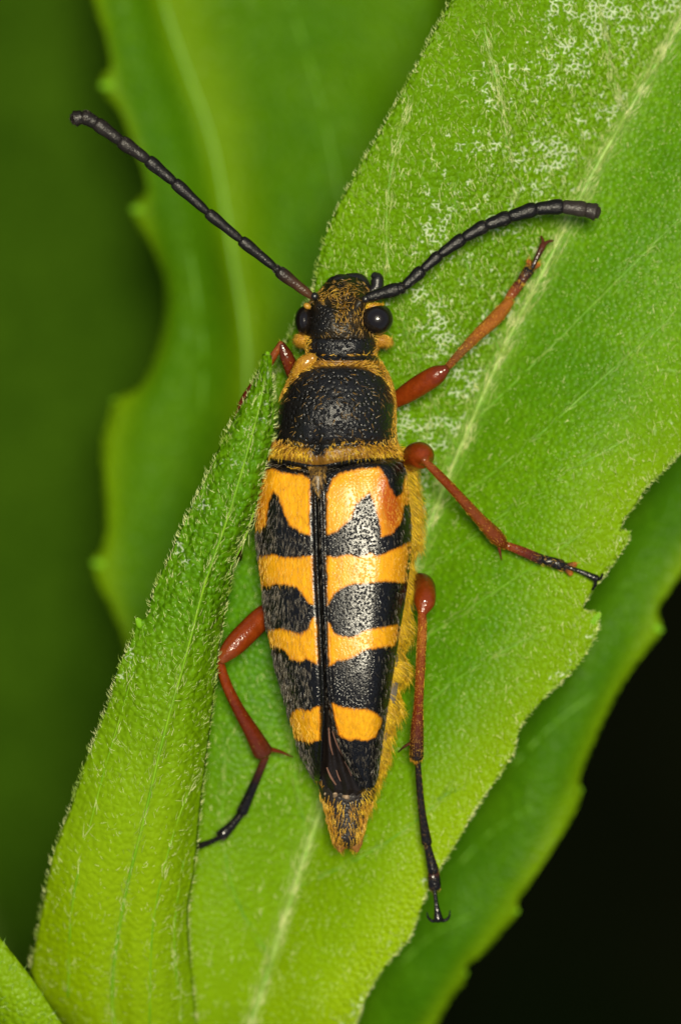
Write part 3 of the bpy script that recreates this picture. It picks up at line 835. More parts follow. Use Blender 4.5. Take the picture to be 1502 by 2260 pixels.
def elytron(which, n=360, m=110):
    y0, y1 = (1008, 1724) if which < 0 else (1004, 1738)
    q = np.linspace(y0, y1, n)
    L, R = col_of(OUT_L, q), col_of(OUT_R, q)
    cx, w = (L + R) / 2, (R - L) / 2
    zc, h = col_of(SEC, q), col_of(SEC, q, 2)
    inn = col_of(IN_L if which < 0 else IN_R, q)
    xa = cx + SKEW * w          # the body lies rolled over: its crest is off the middle
    wl, wr = xa - L, R - xa
    ang = lambda x: np.arcsin(np.clip(np.sign(x - xa) * np.abs((x - xa) / np.where(x < xa, wl, wr)) ** (1 / EX), -1, 1))
    a0 = ang(inn + which * 0.8)
    a1 = ang(col_of(LAT_R, q)) if which > 0 else np.full(n, -math.radians(104))
    # round off the hind end and the shoulder
    e = np.clip((q - (y1 - 30)) / 30, 0, 1)
    lim = 1 - 0.30 * e ** 2
    u = np.linspace(0, 1, m) ** 1.25
    A = a0[:, None] + (a1 - a0)[:, None] * (u[None] * lim[:, None] + (0.10 * e ** 2)[:, None] * (1 - u[None]))
    s, c = np.sin(A), np.cos(A)
    X = xa[:, None] + np.where(s < 0, wl[:, None], wr[:, None]) * np.sign(s) * np.abs(s) ** EX
    Z = zc[:, None] + h[:, None] * np.sign(c) * np.abs(c) ** EZ
    Y = np.broadcast_to(q[:, None], X.shape).copy()
    # raised bead along the inner edge, groove at the seam, rolled front
    dx = np.abs(X - inn[:, None])
    Z += 7.5 * np.exp(-((dx - 6.5) / 3.6) ** 2) - 4.0 * np.exp(-(dx / 2.5) ** 2) - 2.5 * np.exp(-((dx - 13) / 4.0) ** 2)
    f = np.clip((q - y0) / 26, 0, 1)
    Z -= (22 * (1 - f) ** 2)[:, None]
    # shoulder hump and a shallow dip inside it
    hx = 868 if which > 0 else 596
    Z += 10 * g2(X, Y, hx, 1050, 30, 45) - 6 * g2(X, Y, hx - which * 55, 1075, 30, 60)
    # scalloped front margin
    Y += (8 * np.cos((X - (795 if which > 0 else 640)) / 60) * (1 - f[:, None]) ** 2)
    Y += 30 * np.exp(-((X - 700) / 62) ** 2) * (1 - np.clip((q - y0) / 80, 0, 1)[:, None]) ** 1.2
    V = W(np.stack([X, Y, Z], -1))
    V[..., 2] += vnoise(V, 9, 5) * 0.002
    x, y = to_px(V)
    if which < 0:
        polys = [[(560, 990), (700, 990), (700, 1110), (690, 1110), (688, 1085), (682, 1058), (668, 1046), (645, 1048), (615, 1040), (600, 1034), (575, 1040), (560, 1030)],
                 [(540, 1172), (575, 1168), (588, 1158), (592, 1112), (603, 1083), (614, 1094), (627, 1130), (640, 1158), (660, 1172), (690, 1184), (720, 1184), (720, 1224), (685, 1226), (652, 1229), (625, 1231), (605, 1222), (580, 1227), (540, 1222)],
                 [(540, 1298), (585, 1294), (602, 1289), (635, 1290), (655, 1296), (670, 1313), (682, 1332), (720, 1338), (720, 1362), (690, 1362), (678, 1386), (664, 1399), (645, 1393), (625, 1386), (600, 1389), (560, 1384)],
                 [(560, 1424), (600, 1424), (615, 1428), (629, 1436), (640, 1453), (664, 1459), (676, 1452), (690, 1460), (705, 1468), (740, 1470), (740, 1552), (710, 1554), (690, 1561), (684, 1568), (660, 1562), (646, 1569), (636, 1588), (600, 1600)],
                 [(600, 1628), (645, 1624), (660, 1632), (688, 1638), (712, 1628), (750, 1625), (760, 1800), (600, 1800)],
                 [(684, 1060), (740, 1060), (740, 1800), (708, 1800), (706, 1560), (702, 1480), (697, 1380), (691, 1300), (688, 1220), (683, 1130)]]
        org = 0.9 * g2(x, y, 562, 1115, 26, 60) + 0.5 * g2(x, y, 566, 1260, 16, 30)
    else:
        polys = [[(690, 980), (920, 980), (920, 1030), (893, 1050), (886, 1088), (873, 1100), (862, 1082), (850, 1052), (836, 1032), (800, 1034), (770, 1040), (748, 1046), (733, 1058), (724, 1080), (722, 1110), (690, 1110)],
                 [(690, 1186), (724, 1181), (746, 1170), (765, 1155), (776, 1138), (784, 1116), (800, 1100), (815, 1087), (823, 1106), (832, 1140), (840, 1166), (840, 1184), (866, 1176), (884, 1152), (890, 1116), (930, 1105), (930, 1192), (900, 1196), (884, 1206), (858, 1216), (830, 1228), (815, 1220), (790, 1231), (765, 1222), (745, 1229), (715, 1226), (690, 1226)],
                 [(700, 1338), (724, 1334), (736, 1311), (756, 1295), (780, 1289), (815, 1286), (850, 1282), (876, 1284), (920, 1292), (920, 1372), (880, 1376), (858, 1381), (830, 1385), (800, 1393), (777, 1405), (756, 1404), (738, 1396), (726, 1374), (700, 1366)],
                 [(700, 1470), (730, 1466), (742, 1458), (760, 1455), (785, 1446), (800, 1435), (830, 1428), (920, 1418), (920, 1700), (842, 1700), (838, 1610), (842, 1584), (832, 1577), (822, 1568), (808, 1562), (782, 1561), (762, 1560), (746, 1556), (735, 1550), (720, 1552), (700, 1552)],
                 [(700, 1612), (745, 1618), (756, 1626), (770, 1631), (785, 1630), (808, 1634), (828, 1624), (838, 1604), (920, 1600), (920, 1800), (700, 1800)],
                 [(660, 1060), (718, 1060), (721, 1130), (722, 1250), (724, 1400), (728, 1500), (733, 1560), (748, 1625), (800, 1750), (660, 1800)]]
        org = 1.1 * g2(x, y, 866, 1130, 26, 58) + 0.8 * g2(x, y, 850, 1070, 20, 44) + 0.35 * g2(x, y, 893, 1260, 14, 40)
    sd = np.max([poly_sd(p, x, y) for p in polys], 0)
    if which > 0:  # dark bead along the outer margin
        lat = col_of(LAT_R, y.ravel()).reshape(x.shape)
        sd = np.maximum(sd, np.where(y > 1205, 7.0 - (lat - x), -50))
    ob = grid_obj('wing_case', V, M_ELY, beetle, flip=which < 0, attrs={'sd': sd, 'org': np.clip(org, 0, 1)})
    nz_ = np.empty(len(ob.data.polygons) * 3); ob.data.polygons.foreach_get('normal', nz_)
    if nz_[2::3].mean() < 0: ob.data.flip_normals()
    so = ob.modifiers.new('thickness', 'SOLIDIFY'); so.thickness = 0.007; so.offset = -1
    return V, ob, sd, polys
VEL, ELY_L, SDL, PL = elytron(-1)
VER, ELY_R, SDR, PR = elytron(1)
ELY_L['label'] = 'banded wing case on the beetle side nearer the narrow leaf'
ELY_R['label'] = 'banded wing case with long shine on the far side from the narrow leaf'

def body_hair(V, N, ob, mat, length, rad, dirpx, lift=0.35, spread=0.25, closed=False, keep=None, out=0.0, name='hair', curl=0.0):
    p, nn, tu, tv = sample(V, N, closed=closed, keep=keep)
    if not closed:
        nn = np.where(nn[:, 2:] < 0, -nn, nn)
    if callable(dirpx):
        d = dirpx(*to_px(p)); d = np.stack([d[0], -d[1], 0 * d[0]], -1)
    else:
        d = np.broadcast_to(np.array([dirpx[0], -dirpx[1], 0.0]), p.shape)
    d = unit(d + rng.normal(size=p.shape) * spread)
    d = unit(d - nn * (d * nn).sum(1, keepdims=True))
    d0 = unit(d + nn * lift)
    d1 = unit(d + nn * (lift - 0.25 - curl) + rng.normal(size=p.shape) * 0.12)
    ln = length[0] + (length[1] - length[0]) * rng.random(len(p))
    return hair_mesh(name, p, d0, d1, ln, rad, mat, ob)

def sd_at(polys, p):
    x, y = to_px(p)
    return np.max([poly_sd(q, x, y) for q in polys], 0)
body_hair(VEL, 3000, ELY_L, M_GOLD, (0.010, 0.022), 0.0006, (0.2, 1), 0.25, keep=lambda p: (sd_at(PL, p) < -2))
body_hair(VEL, 3200, ELY_L, M_GREYH, (0.014, 0.028), 0.0006, (0.2, 1), 0.35, keep=lambda p: (sd_at(PL, p) > 2) & (to_px(p)[0] < 690))
body_hair(VER, 3200, ELY_R, M_GOLD, (0.006, 0.013), 0.0005, (0.1, 1), 0.2, keep=lambda p: (sd_at(PR, p) < -2))
body_hair(VER, 2600, ELY_R, M_GREYH, (0.008, 0.018), 0.0005, (0.05, 1), 0.3, keep=lambda p: (sd_at(PR, p) > 2) & ((to_px(p)[1] > 1560) | (rng.random(len(p)) < 0.35)))

# grey turned-under rim of the wing case, hind half
q = np.linspace(1440, 1668, 60)
xl = col_of(LAT_R, q); wd = np.interp(q, [1440, 1500, 1600, 1668], [2, 13, 14, 4])
u = np.linspace(0, 1, 8)
X = xl[:, None] + 1.5 + wd[:, None] * u[None]
Z = (np.interp(q, [1440, 1668], [14, -26]))[:, None] - 16 * u[None] ** 1.6
grid_obj('wing_case_rim', W(np.stack([X, np.broadcast_to(q[:, None], X.shape), Z], -1)), M_EPI, beetle)

# ------------------------------------------------ abdomen and thorax flank below the wing cases
ABD = [(985, 640, 860, -60, 20, 60), (1005, 605, 905, -60, 90, 110), (1060, 590, 922, -55, 120, 125), (1150, 584, 934, -55, 130, 130), (1200, 586, 934, -55, 130, 130),
       (1240, 590, 914, -58, 126, 125), (1300, 596, 922, -60, 124, 122), (1345, 600, 908, -60, 122, 120), (1400, 606, 916, -62, 118, 115), (1440, 614, 896, -64, 114, 112),
       (1490, 626, 910, -66, 108, 106), (1525, 636, 886, -68, 104, 102), (1575, 648, 890, -70, 98, 96), (1625, 660, 872, -74, 88, 88), (1680, 682, 862, -78, 76, 80),
       (1730, 700, 842, -82, 66, 70), (1765, 710, 828, -85, 58, 60), (1800, 720, 814, -88, 50, 50), (1835, 729, 805, -90, 42, 42), (1862, 738, 797, -92, 30, 30), (1876, 748, 790, -94, 8, 8)]
ABD = [(a, b, c - (7 if a < 1760 else 2), d, e, f) for a, b, c, d, e, f in ABD]
VA = loft(ABD, 220, 72)
x, y = to_px(VA)
flank = poly_sd([(600, 1740), (690, 1600), (820, 1600), (838, 1740), (815, 1850), (730, 1850), (700, 1760)], x, y)
ABDO = grid_obj('abdomen', VA, M_ABD, beetle, closed=True, caps=True, attrs={'sd': np.maximum(flank, np.where(x < 800, 30, -20)), 'org': 0 * x})
def flank_dir(x, y):
    return (0.55 + 0 * x, 1.0 + 0 * x)
body_hair(VA, 18000, ABDO, M_GOLDY, (0.012, 0.032), 0.0005, flank_dir, 0.55, 0.35, closed=True,
          keep=lambda p: (to_px(p)[0] > 835 - np.clip(to_px(p)[1] - 1500, 0, 500) * 0.16) & (to_px(p)[1] < 1790) & (p[:, 2] > -0.14) & (vnoise(p, 26, 8) > -0.35))
body_hair(VA, 26000, ABDO, M_GOLD, (0.012, 0.032), 0.0006, lambda x, y: (0.22 * np.sign(x - 768), 1.0 + 0 * x), 0.22, 0.16, closed=True,
          keep=lambda p: (to_px(p)[1] > 1768) & (p[:, 2] > -0.13) & ((np.abs(to_px(p)[0] - 765) > 26 - (to_px(p)[1] - 1800) * 0.2) | (rng.random(len(p)) < 0.4)))
body_hair(VA, 2200, ABDO, M_GOLD, (0.012, 0.028), 0.0008, (-0.35, 1.0), 0.35, 0.3, closed=True,
          keep=lambda p: (to_px(p)[0] < 740) & (to_px(p)[1] > 1600) & (p[:, 2] > -0.16))
body_hair(VA, 4200, ABDO, M_GOLDY, (0.024, 0.044), 0.0006, (0.75, 0.9), 0.7, 0.35, closed=True,
          keep=lambda p: (to_px(p)[0] > 845 - np.clip(to_px(p)[1] - 1500, 0, 500) * 0.14) & (to_px(p)[1] < 1790) & (p[:, 2] > -0.10) & (p[:, 2] < 0.02))
# last segment lobes
for cxl in (752, 785):
    V, t = tube(W([(cxl, 1850, -80), (cxl, 1868, -84), (cxl + (-2 if cxl < 768 else 2), 1880, -88)]), [0.016, 0.014, 0.006], 12, 12, 0.6)
    grid_obj('tail_lobe', V, plain_mat('amber_tail', (0.20, 0.085, 0.015), 0.4, 0.5, 0.3), beetle, closed=True)

# folded wing membrane showing between the parted wing cases
q = np.linspace(1560, 1765, 60); u = np.linspace(0, 1, 40)
xl = np.interp(q, [1560, 1620, 1700, 1765], [717, 709, 700, 728]); xr = np.interp(q, [1560, 1620, 1700, 1740, 1765], [728, 752, 808, 822, 800])
X = xl[:, None] + (xr - xl)[:, None] * u[None]
zc = np.interp(q, [1560, 1620, 1745, 1765], [92, 72, -8, -34])
Z = zc[:, None] - 30 * (2 * u[None] - 1) ** 2 * np.interp(q, [1560, 1700], [0.1, 1])[:, None] + 5 * np.sin(u[None] * 22 + q[:, None] * 0.02)
VW = W(np.stack([X, np.broadcast_to(q[:, None], X.shape), Z], -1))
WING = grid_obj('folded_wing', VW, M_WING, beetle)
def on_wing(px, py, dz=4):
    d = (VW[..., 0] - (px - 751) / 1000) ** 2 + (VW[..., 1] - (1130 - py) / 1000) ** 2
    i, j = np.unravel_index(np.argmin(d), d.shape)
    return (px, py, VW[i, j, 2] * 1000 + dz)
for pts, r in (([(725, 1605), (728, 1640), (734, 1665)], 2.2), ([(733, 1612), (745, 1645), (757, 1668)], 2.0), ([(721, 1694), (730, 1715), (741, 1732)], 2.6), ([(742, 1700), (747, 1715), (751, 1724)], 1.8), ([(760, 1680), (768, 1695), (775, 1712)], 1.5)):
    V, t = tube(W([on_wing(*p) for p in pts]), [r * 0.0006, r * 0.001, r * 0.0006], 14, 8)
    grid_obj('fold_highlight', V, M_FOLDHIGHLIGHT, WING, closed=True)  # pink highlights of the wing folds, built as coloured strands
for pts, r in (([(718, 1752), (726, 1760), (730, 1764)], 6), ([(739, 1752), (741, 1765), (744, 1782)], 6.5), ([(757, 1757), (764, 1759), (772, 1763)], 6)):
    V, t = tube(W([on_wing(*p, dz=2) for p in pts]), [r * 0.0008, r * 0.001, r * 0.0005], 10, 8, 0.5)
    grid_obj('pale_flake', V, M_FLAKE, WING, closed=True)

# ------------------------------------------------ scutellum
q = np.linspace(1030, 1092, 30); u = np.linspace(-1, 1, 21)
half = np.interp(q, [1030, 1045, 1075, 1092], [22, 18, 10, 1])
X = np.interp(q, [1030, 1092], [700, 702])[:, None] + half[:, None] * u[None]
Z = np.interp(q, [1030, 1050, 1092], [138, 158, 160])[:, None] - 5 * u[None] ** 2 + 0 * X
VS = W(np.stack([X, np.broadcast_to(q[:, None], X.shape), Z], -1))
SCU = grid_obj('scutellum', VS, plain_mat('brown_scutellum', (0.03, 0.016, 0.004), 0.4, 0.5, 0.3), beetle)
body_hair(VS, 110, SCU, M_BRONZE, (0.010, 0.020), 0.0007, (0.0, 1), 0.25, 0.3)

# ------------------------------------------------ pronotum
PRO = [(778, 720, 790, 0, 20, 40), (784, 676, 826, 0, 78, 70), (792, 664, 834, 0, 92, 85), (812, 650, 847, 0, 112, 100), (840, 637, 860, 0, 134, 115), (870, 624, 868, 0, 148, 125), (900, 616, 871, 0, 156, 130),
       (935, 610, 871, 0, 156, 130), (962, 606, 872, 0, 148, 128), (980, 602, 876, 0, 140, 124), (996, 598, 884, 0, 139, 118), (1010, 597, 889, 0, 134, 110), (1022, 604, 884, 0, 118, 90), (1030, 640, 850, 0, 60, 60)]
VP = loft(PRO, 170, 130, 0.95, 0.82)
x, y = to_px(VP)
VP[..., 2] -= 0.016 * np.exp(-((x - (700 - (985 - y) * 0.05)) / 7) ** 2) * np.clip((y - 930) / 40, 0, 1) * (VP[..., 2] > 0)
VP[..., 2] -= 0.007 * np.exp(-((y - 978) / 6) ** 2) * (VP[..., 2] > 0) + 0.010 * np.exp(-((y - 806) / 6) ** 2) * (VP[..., 2] > 0)
VP[..., 2] += vnoise(VP, 14, 9) * 0.004
VP[..., 1] -= 0.016 * np.exp(-((x - 700) / 60) ** 2) * np.clip((y - 955) / 60, 0, 1)
x, y = to_px(VP)
DISC = [(606, 966), (609, 920), (622, 880), (644, 848), (670, 824), (706, 812), (760, 809), (802, 816), (836, 832), (857, 856), (865, 890), (863, 935), (857, 962), (842, 976), (800, 974), (750, 978), (722, 982), (716, 1005), (690, 1005), (684, 982), (650, 972)]
sd = np.where(VP[..., 2] > -0.01, poly_sd(DISC, x, y), -20)
sd = np.maximum(sd, np.where((y > 1014), 14, -50))
WIDE = [(590, 974), (596, 920), (610, 880), (632, 846), (660, 822), (704, 811), (760, 809), (804, 815), (842, 830), (866, 856), (880, 890), (880, 935), (872, 982), (842, 988), (800, 987), (750, 990), (722, 992), (716, 1008), (690, 1008), (684, 992), (650, 987)]
sd = np.where(VP[..., 2] > -0.05, poly_sd(WIDE, x, y), -20)
sd = np.maximum(sd, np.where((y > 1012 + 14 * np.exp(-((x - 700) / 60) ** 2)) | (y < 797), 14, -50))
PRON = grid_obj('pronotum', VP, M_PRO, beetle, closed=True, caps=True, attrs={'sd': sd, 'org': 0 * x})
top = lambda p: p[:, 2] > -0.03
body_hair(VP, 9000, PRON, M_GOLD, (0.008, 0.018), 0.0006, lambda x, y: (np.where(y > 965, 0.05, np.sign(x - 740) * 0.8), np.where(y > 965, 1.0, np.where(y < 815, -0.35, 0.25))), 0.45, 0.35, closed=True,
          keep=lambda p: top(p) & ((np.abs(to_px(p)[0] - 702) > 13) | (to_px(p)[1] < 900)) & (poly_sd(DISC, *to_px(p)) < np.where(to_px(p)[1] > 968, 2, -1)) & (to_px(p)[1] < 1006) & (to_px(p)[1] > 798))
body_hair(VP, 6000, PRON, M_GOLDY, (0.010, 0.022), 0.0006, lambda x, y: (0.1 + 0 * x, 1.0 + 0 * x), 0.5, 0.3, closed=True,
          keep=lambda p: top(p) & (to_px(p)[1] > 985) & (to_px(p)[1] < 1012) & (np.abs(to_px(p)[0] - 702) > 16))
body_hair(VP, 600, PRON, M_BRONZE, (0.010, 0.020), 0.0006, lambda x, y: (np.sign(x - 740) * 0.5, 0.6 + 0 * x), 0.6, 0.5, closed=True, keep=lambda p: top(p) & (poly_sd(DISC, *to_px(p)) > 2))
# golden swelling at the front corner (side lobe of the thorax)
V, t = tube(W([(692, 790, 78), (674, 803, 72), (660, 824, 56), (653, 850, 30)]), [0.011, 0.019, 0.018, 0.010], 24, 16)
LOBE = grid_obj('thorax_lobe', V, plain_mat('amber_lobe', (0.28, 0.13, 0.01), 0.22, 0.6, 0.35, 50, 0.3), beetle, closed=True)
body_hair(V, 500, LOBE, M_GOLD, (0.010, 0.018), 0.0007, (-0.5, 1), 0.3, 0.4, closed=True, keep=lambda p: rng.random(len(p)) < 0.9)
# hair tuft between pronotum and wing cases
body_hair(VEL[:40], 900, ELY_L, M_GOLD, (0.016, 0.03), 0.0008, (0.3, 1), 0.5, 0.35, keep=lambda p: (to_px(p)[0] > 640) & (to_px(p)[1] < 1036), name='tuft')

# ------------------------------------------------ neck and head
NECK = [(736, 690, 822, -10, 40, 60), (745, 678, 832, -10, 84, 80), (762, 676, 832, -8, 92, 85), (780, 678, 828, -6, 90, 84), (796, 684, 822, -6, 76, 80), (800, 700, 810, -6, 40, 40)]
VNk = loft(NECK, 40, 70)
VNk[..., 2] += vnoise(VNk, 30, 4) * 0.004
NEC = grid_obj('neck', VNk, M_PRO, beetle, closed=True, caps=True, attrs={'sd': np.full(VNk.shape[:2], 20.0), 'org': np.zeros(VNk.shape[:2])})
body_hair(VNk, 900, NEC, M_GOLD, (0.014, 0.024), 0.0008, lambda x, y: (np.sign(x - 755) * 0.9, 0.2 + 0 * x), 0.4, 0.35, closed=True, keep=lambda p: (p[:, 2] > -0.02) & ((np.abs(to_px(p)[0] - 755) > 66) | (to_px(p)[1] > 782)))
HEAD = [(606, 745, 785, -60, 6, 20), (612, 730, 800, -58, 24, 30), (624, 716, 810, -52, 42, 44), (640, 704, 814, -44, 62, 58), (656, 691, 819, -36, 84, 68), (672, 682, 820, -28, 96, 76), (695, 678, 820, -20, 100, 82),
        (720, 676, 822, -16, 102, 86), (738, 676, 830, -14, 98, 84), (752, 680, 832, -12, 86, 76), (762, 700, 812, -12, 50, 50)]
VH = loft(HEAD, 120, 100, 0.92, 0.85)
x, y = to_px(VH)
upp = VH[..., 2] > -0.02
VH[..., 2] += upp * (0.022 * g2(x, y, 800, 662, 18, 16) + 0.022 * g2(x, y, 696, 660, 16, 16) - 0.020 * np.exp(-((x - 752) / 9) ** 2) * np.clip((735 - y) / 60, 0, 1) * np.clip((y - 625) / 30, 0, 1)
                     - 0.014 * g2(x, y, 752, 668, 30, 12))
VH[..., 2] += vnoise(VH, 25, 12) * 0.003
HB = [(680, 690), (692, 672), (728, 672), (736, 690), (726, 725), (700, 745), (840, 752), (840, 775), (670, 775), (674, 730)]
hsd = poly_sd(HB, x, y)
hsd = np.maximum(hsd, poly_sd([(715, 600), (805, 600), (800, 648), (760, 655), (724, 648)], x, y) * 0.6)
HEADO = grid_obj('head', VH, M_HEAD, beetle, closed=True, caps=True, attrs={'sd': hsd, 'org': 0 * x})
body_hair(VH, 1500, HEADO, M_BRONZE, (0.008, 0.018), 0.0007, lambda x, y: (np.where(x > 752, -0.6, 0.6), 0.7 + 0 * x), 0.3, 0.35, closed=True,
          keep=lambda p: (p[:, 2] > -0.03) & (to_px(p)[1] < 742) & (poly_sd(HB, *to_px(p)) < 0))
body_hair(VH, 900, HEADO, M_GOLD, (0.008, 0.018), 0.0006, lambda x, y: (np.where(x > 752, -0.2, 0.2), -1.0 + 0 * x), 0.4, 0.4, closed=True,
          keep=lambda p: (p[:, 2] > -0.03) & (((to_px(p)[1] < 668) & (to_px(p)[1] > 632) & (np.abs(to_px(p)[0] - 748) < 45)) | ((to_px(p)[0] > 740) & (to_px(p)[0] < 800) & (to_px(p)[1] < 720) & (to_px(p)[1] > 675))))
def ellipsoid(name, c, r, mat, parent, tilt=0.0, n=28, m=36):
    th = np.linspace(0.02, math.pi - 0.02, n)[:, None]; ph = np.linspace(0, 2 * math.pi, m, endpoint=False)[None]
    X = r[0] * np.sin(th) * np.cos(ph); Y = r[1] * np.sin(th) * np.sin(ph); Z = r[2] * np.cos(th) + 0 * ph
    ct, st = math.cos(tilt), math.sin(tilt)
    V = np.stack([c[0] + X * ct - Y * st, c[1] + X * st + Y * ct, c[2] + Z], -1)
    V = W(V)
    return grid_obj(name, V, mat, parent, closed=True, caps=True, flip=False), V
eL, vL = ellipsoid('eye', (671, 708, 14), (21, 33, 42), M_EYE, beetle)
eR, vR = ellipsoid('eye', (832, 705, 42), (35, 34, 38), M_EYE, beetle)
for (c, r) in (((667, 749, -8), (15, 13, 22)), ((842, 752, -12), (21, 14, 22))):
    ob, v = ellipsoid('cheek', c, r, plain_mat('amber_cheek', (0.22, 0.10, 0.01), 0.4, 0.5, 0.3), beetle)
    body_hair(v, 1500, ob, M_GOLD, (0.012, 0.026), 0.0006, (np.sign(c[0] - 755) * 0.5, 0.8), 0.4, 0.35, closed=True, keep=lambda p: p[:, 2] > -0.02)
ob, v = ellipsoid('brow', (825, 677, 50), (19, 8, 12), plain_mat('amber_brow', (0.30, 0.13, 0.01), 0.4, 0.5, 0.3), beetle, -0.12)
body_hair(v, 260, ob, M_GOLDY, (0.010, 0.016), 0.0008, (1, -0.1), 0.3, 0.3, closed=True, keep=lambda p: p[:, 2] > 0.03)
ob, v = ellipsoid('brow', (678, 676, 36), (9, 7, 10), plain_mat('amber_brow_small', (0.35, 0.18, 0.02), 0.4, 0.5, 0.3), beetle, 0.5)
# mouth parts
V, t = tube(W([(742, 648, -30), (750, 622, -42), (778, 618, -52)]), [0.022, 0.020, 0.012], 18, 14, 0.7)
grid_obj('mandible', V, M_BLACK, beetle, closed=True)
V, t = tube(W([(800, 640, -40), (790, 620, -50), (765, 612, -55)]), [0.022, 0.019, 0.011], 18, 14, 0.7)
grid_obj('mandible', V, M_BLACK, beetle, closed=True)
V, t = tube(W([(815, 648, -30), (832, 628, -32), (832, 614, -34), (824, 606, -36)]), [0.009, 0.014, 0.014, 0.008], 18, 12)
grid_obj('palp', V, M_BLACK, beetle, closed=True)
V, t = tube(W([(722, 640, -40), (735, 622, -46), (755, 614, -50)]), [0.010, 0.013, 0.008], 18, 12)
grid_obj('palp', V, M_BLACK, beetle, closed=True)

# ------------------------------------------------ limbs
def limb(name, pts, radii, parent, cols, n=26, m=14, flat=1.0, hair=0, hmat=None, hlen=(0.008, 0.016), hdir=None, lift=0.35, mat=None):
    """one limb segment through (px, py, height px), radii in px, colours along its length"""
    V, t = tube(W(pts), np.array(radii) / 1000, n, m, flat)
    cols = np.array(cols, float)
    k = np.linspace(0, 1, len(cols))
    C = np.stack([np.interp(t, k, cols[:, j]) for j in range(3)], -1)
    C = np.repeat(C[:, None], m, 1)
    ob = grid_obj(name, V, mat or M_LIMB, parent, closed=True, attrs={'col': C.reshape(-1, 3)})
    if hair:
        a, b = W(np.array(pts[0], float)), W(np.array(pts[-1], float))
        d = unit(b - a)
        p, nn, tu, tv = sample(V, hair, closed=True)
        d0 = unit(d + nn * lift + rng.normal(size=p.shape) * 0.2); d1 = unit(d + nn * (lift - 0.15) + rng.normal(size=p.shape) * 0.15)
        hairs.append((p, d0, d1, hlen[0] + (hlen[1] - hlen[0]) * rng.random(len(p)), hmat or M_GOLD))
    return ob
hairs = []
def flush_hair(parent):
    for mt in {h[4].name: h[4] for h in hairs}.values():
        s = [h for h in hairs if h[4] is mt]
        hair_mesh('hair', *[np.concatenate([h[i] for h in s]) for i in range(4)], 0.0005, mt, parent)
    hairs.clear()
RED = (0.175, 0.028, 0.003); RED2 = (0.11, 0.016, 0.003); RUST = (0.17, 0.040, 0.007); BRN = (0.07, 0.016, 0.006); BK = (0.006, 0.005, 0.004); BK2 = (0.011, 0.008, 0.006); AMB = (0.26, 0.085, 0.010); TAN = (0.17, 0.07, 0.018)
def new_part(name, at, label=None):
    e = bpy.data.objects.new(name, None)
    e.location = W(np.array(at, float)); e.empty_display_size = 0.05
    e.location -= Vector(beetle.location) * 0
    scene.collection.objects.link(e)
    e.parent = beetle
    e.matrix_parent_inverse = Matrix.Translation(-Vector(beetle.location))
    if label: e['label'] = label
    return e

# antennae
def antenna(joints, widths, label, zs, sidecol):
    root = new_part('antenna', (joints[0][0], joints[0][1], zs[0]), label)
    for i in range(len(joints) - 1):
        a = np.array([*joints[i], zs[i]], float); b = np.array([*joints[i + 1], zs[i + 1]], float)
        w0, w1 = widths[i][0] * (1.02 + 0.03 * i), widths[i][1] * (1.12 + 0.03 * i)
        d = b - a; ln = np.linalg.norm(d); d /= ln
        a2 = a + d * 0.5; b2 = b - d * 1.0
        pts = [a2, a2 + (b2 - a2) * 0.12, a2 + (b2 - a2) * 0.55, a2 + (b2 - a2) * 0.88, b2]
        last = i == len(joints) - 2
        rr = [w0 * 0.72, w0, (w0 + w1) / 2, w1, w1 * (0.75 if last else 0.93)]
        limb('segment', pts, rr, root, sidecol(i), 22, 14, 0.8, hair=70, hmat=M_DARKH, hlen=(0.005, 0.010), lift=0.25, mat=M_FEELER)
    flush_hair(root)
    return root
JL = [(690, 657), (617, 601), (609, 594), (535, 534), (462, 474), (389, 408), (331, 359), (272, 318), (218, 278), (188, 262), (166, 268)]
antenna(JL, [(9, 13), (8, 9), (8.5, 11.5), (8, 11), (8, 11.5), (9, 12), (9.5, 12.5), (10, 12.5), (11, 12.5), (11, 13), (13, 13)],
        'straight antenna reaching out over the blurred leaf', [60, 72, 74, 90, 105, 118, 128, 138, 146, 150, 146],
        lambda i: [(0.075, 0.03, 0.009), BK2] if i == 0 else [(0.005, 0.004, 0.0035), (0.007, 0.006, 0.005)] if i < 6 else [(0.009, 0.0075, 0.006), (0.014, 0.011, 0.009)])
JR = [(803, 660), (876, 639), (888, 636), (929, 599), (967, 565), (1019, 528), (1068, 500), (1119, 481), (1177, 463), (1236, 457), (1287, 463), (1316, 470)]
antenna(JR, [(10, 14), (11, 12), (9.5, 12.5), (8.5, 11), (9, 12), (9.5, 12.5), (10, 13), (10.5, 13), (11, 13), (11.5, 13), (12, 13.5), (12, 13)],
        'curved antenna sweeping over the broad leaf', [60, 66, 66, 64, 60, 56, 54, 52, 50, 48, 46, 44],
        lambda i: [(0.004, 0.0035, 0.003), (0.005, 0.004, 0.0035)] if i < 9 else [(0.018, 0.014, 0.012), (0.026, 0.021, 0.017)])
for c in ((694, 655, 62), (806, 661, 62)):
    ellipsoid('antenna_socket', c, (9, 9, 10), M_BLACK, beetle)

def claws(root, base, tips, col=BK):
    for tp in tips:
        limb('claw', [base, *tp], [5.0, 3.8, 2.8, 1.2][: len(tp) + 1], root, [col, col], 14, 8)

